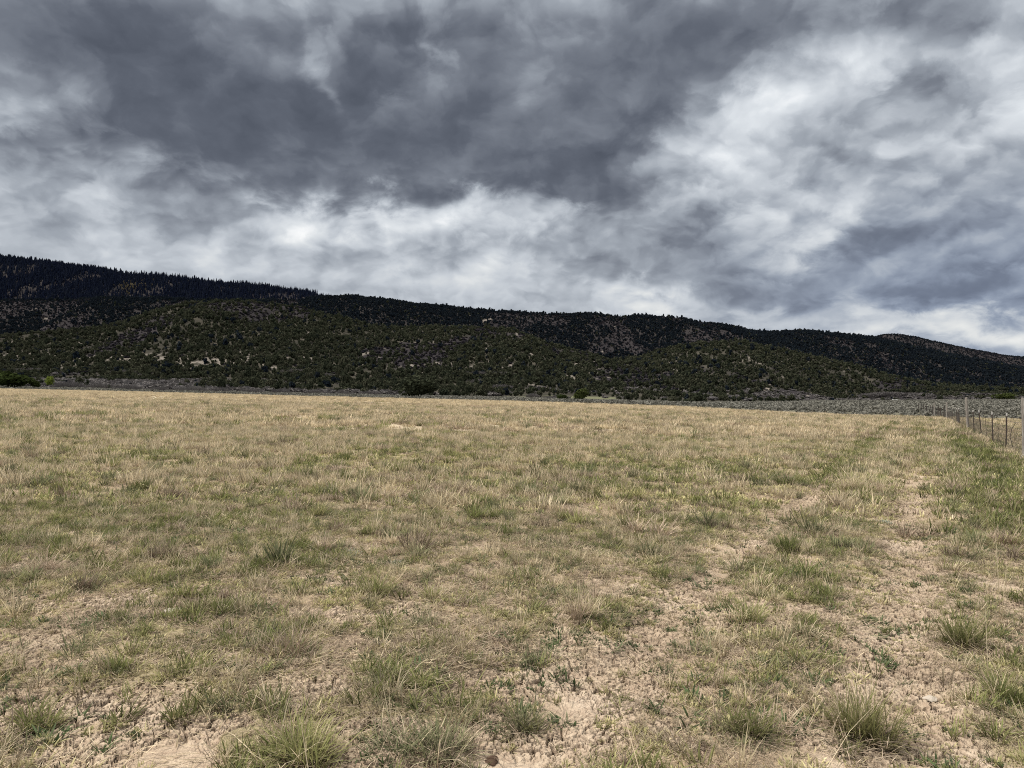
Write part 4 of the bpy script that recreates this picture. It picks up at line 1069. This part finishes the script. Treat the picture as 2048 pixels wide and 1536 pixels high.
    c = nt.mix(nt.ramp(L, 1.15, 1.35, 0, .5), c, sk)        # a little blue where the cloud is thinnest
    c = nt.mix(1.0, c, (SKY_GAIN * 10,) * 3, 'MULTIPLY')
    bg = nt.node('ShaderNodeBackground'); nt.l.new(c, bg.inputs[0]); bg.inputs[1].default_value = 0.1
    out = nt.node('ShaderNodeOutputWorld'); nt.l.new(bg.outputs[0], out.inputs[0])
    w.cycles.sampling_method = 'MANUAL'; w.cycles.sample_map_resolution = 512
SKY_GAIN = 0.95
SKY_BANKS = [
 # the dark mass
 (120, 80, 340, 110, 8, -.28), (420, 180, 330, 110, 14, -.24), (330, 290, 260, 44, 8, -.28), (620, 290, 340, 80, 8, -.28), (950, 320, 350, 90, 3, -.28), (1080, 190, 280, 150, 0, -.20), (1180, 260, 160, 90, -30, -.18),
 (1340, 130, 200, 110, -20, -.22), (860, 200, 240, 120, 0, -.14), (420, 60, 420, 110, 0, -.17), (900, 50, 340, 90, 0, -.11), (1000, 385, 280, 36, 2, -.14), (1450, 70, 160, 90, -20, -.12), (1480, 170, 120, 40, -25, -.10),
 (10, 220, 130, 90, 0, -.18), (590, 90, 110, 70, 30, -.11), (250, 340, 240, 30, 8, -.06), (500, 345, 160, 24, 10, -.08),
 # openings in and around it
 (570, 40, 140, 60, 30, .05), (140, 200, 120, 46, -10, .12), (40, 300, 170, 80, 0, .08), (642, 130, 20, 100, -10, .15), (655, 190, 30, 46, 0, .10), (870, 60, 18, 70, -12, .20), (760, 40, 120, 70, 0, .10), (1010, 15, 140, 40, 0, .12), (1080, 200, 40, 60, 0, .08),
 # the bright right
 (1560, 290, 170, 80, -20, .19), (1640, 260, 50, 60, 0, -.08), (1430, 420, 80, 40, 0, -.06), (1400, 310, 150, 70, -25, .16), (1480, 400, 220, 90, 0, .08), (1700, 190, 90, 80, -30, .22), (2000, 120, 100, 150, 0, .22), (1800, 330, 220, 110, 0, .06), (1540, 210, 120, 40, -15, .18),
 (1700, 40, 260, 80, 0, -.12), (1880, 40, 130, 90, 20, -.14), (1290, 40, 100, 60, 0, -.06), (1800, 200, 70, 60, 0, -.08), (1960, 330, 150, 70, 0, -.06), (1660, 350, 90, 60, 0, -.06),
 # lower band
 (1250, 440, 200, 50, 4, -.18), (1130, 520, 170, 40, 0, -.10), (1170, 395, 140, 40, 0, -.12), (240, 385, 240, 44, 6, -.06),
 (560, 425, 110, 24, 8, .12), (720, 440, 160, 32, 4, .30), (1040, 445, 120, 26, 0, .30), (880, 435, 120, 24, 0, .20), (870, 545, 100, 32, -6, .18), (1000, 515, 70, 34, 0, .24),
 (640, 530, 340, 80, 4, .10), (300, 500, 360, 80, 6, .08), (1330, 575, 130, 32, 0, .26), (1100, 590, 260, 40, 0, .10), (1450, 470, 90, 50, 0, -.12), (1360, 520, 120, 36, 0, -.10),
 (1650, 470, 80, 32, -35, .26), (1720, 420, 40, 60, 20, .14), (1560, 545, 170, 50, -6, -.20), (1850, 470, 240, 70, 0, -.14), (1990, 590, 220, 60, 0, -.24), (1800, 585, 220, 40, 0, -.16), (1980, 280, 120, 80, 0, .04),
 (1900, 672, 280, 28, 4, .34), (1500, 628, 240, 20, 0, .14),
]
world()
sd = bpy.data.lights.new('sun', 'SUN'); sd.energy = 4.8; sd.angle = math.radians(10); sd.color = (1.0, 0.95, 0.87)
so = bpy.data.objects.new('sun', sd); COL.objects.link(so)
sdir = Vector((math.sin(SUN_AZ) * math.cos(SUN_EL), math.cos(SUN_AZ) * math.cos(SUN_EL), math.sin(SUN_EL)))
so.rotation_euler = sdir.to_track_quat('Z', 'Y').to_euler()

# ------------------------------------------------------------------ camera and render settings
cd = bpy.data.cameras.new('camera'); cam = bpy.data.objects.new('camera', cd); COL.objects.link(cam)
cam.location = (0, 0, EYE); cam.rotation_euler = (math.radians(90), 0, 0)
cd.sensor_width = 36; cd.lens = 36 * F / 2048; cd.shift_y = (HZ - 768) / 2048
cd.clip_start = .05; cd.clip_end = 20000
sc.camera = cam
sc.view_settings.view_transform = 'Standard'; sc.view_settings.look = 'None'; sc.view_settings.exposure = 0.1; sc.view_settings.gamma = 1
sc.render.engine = 'CYCLES'
sc.cycles.max_bounces = 5; sc.cycles.diffuse_bounces = 3; sc.cycles.transmission_bounces = 3; sc.cycles.glossy_bounces = 1
sc.cycles.use_denoising = False
sc.cycles.pixel_filter_type = 'BLACKMAN_HARRIS'; sc.cycles.filter_width = 1.05
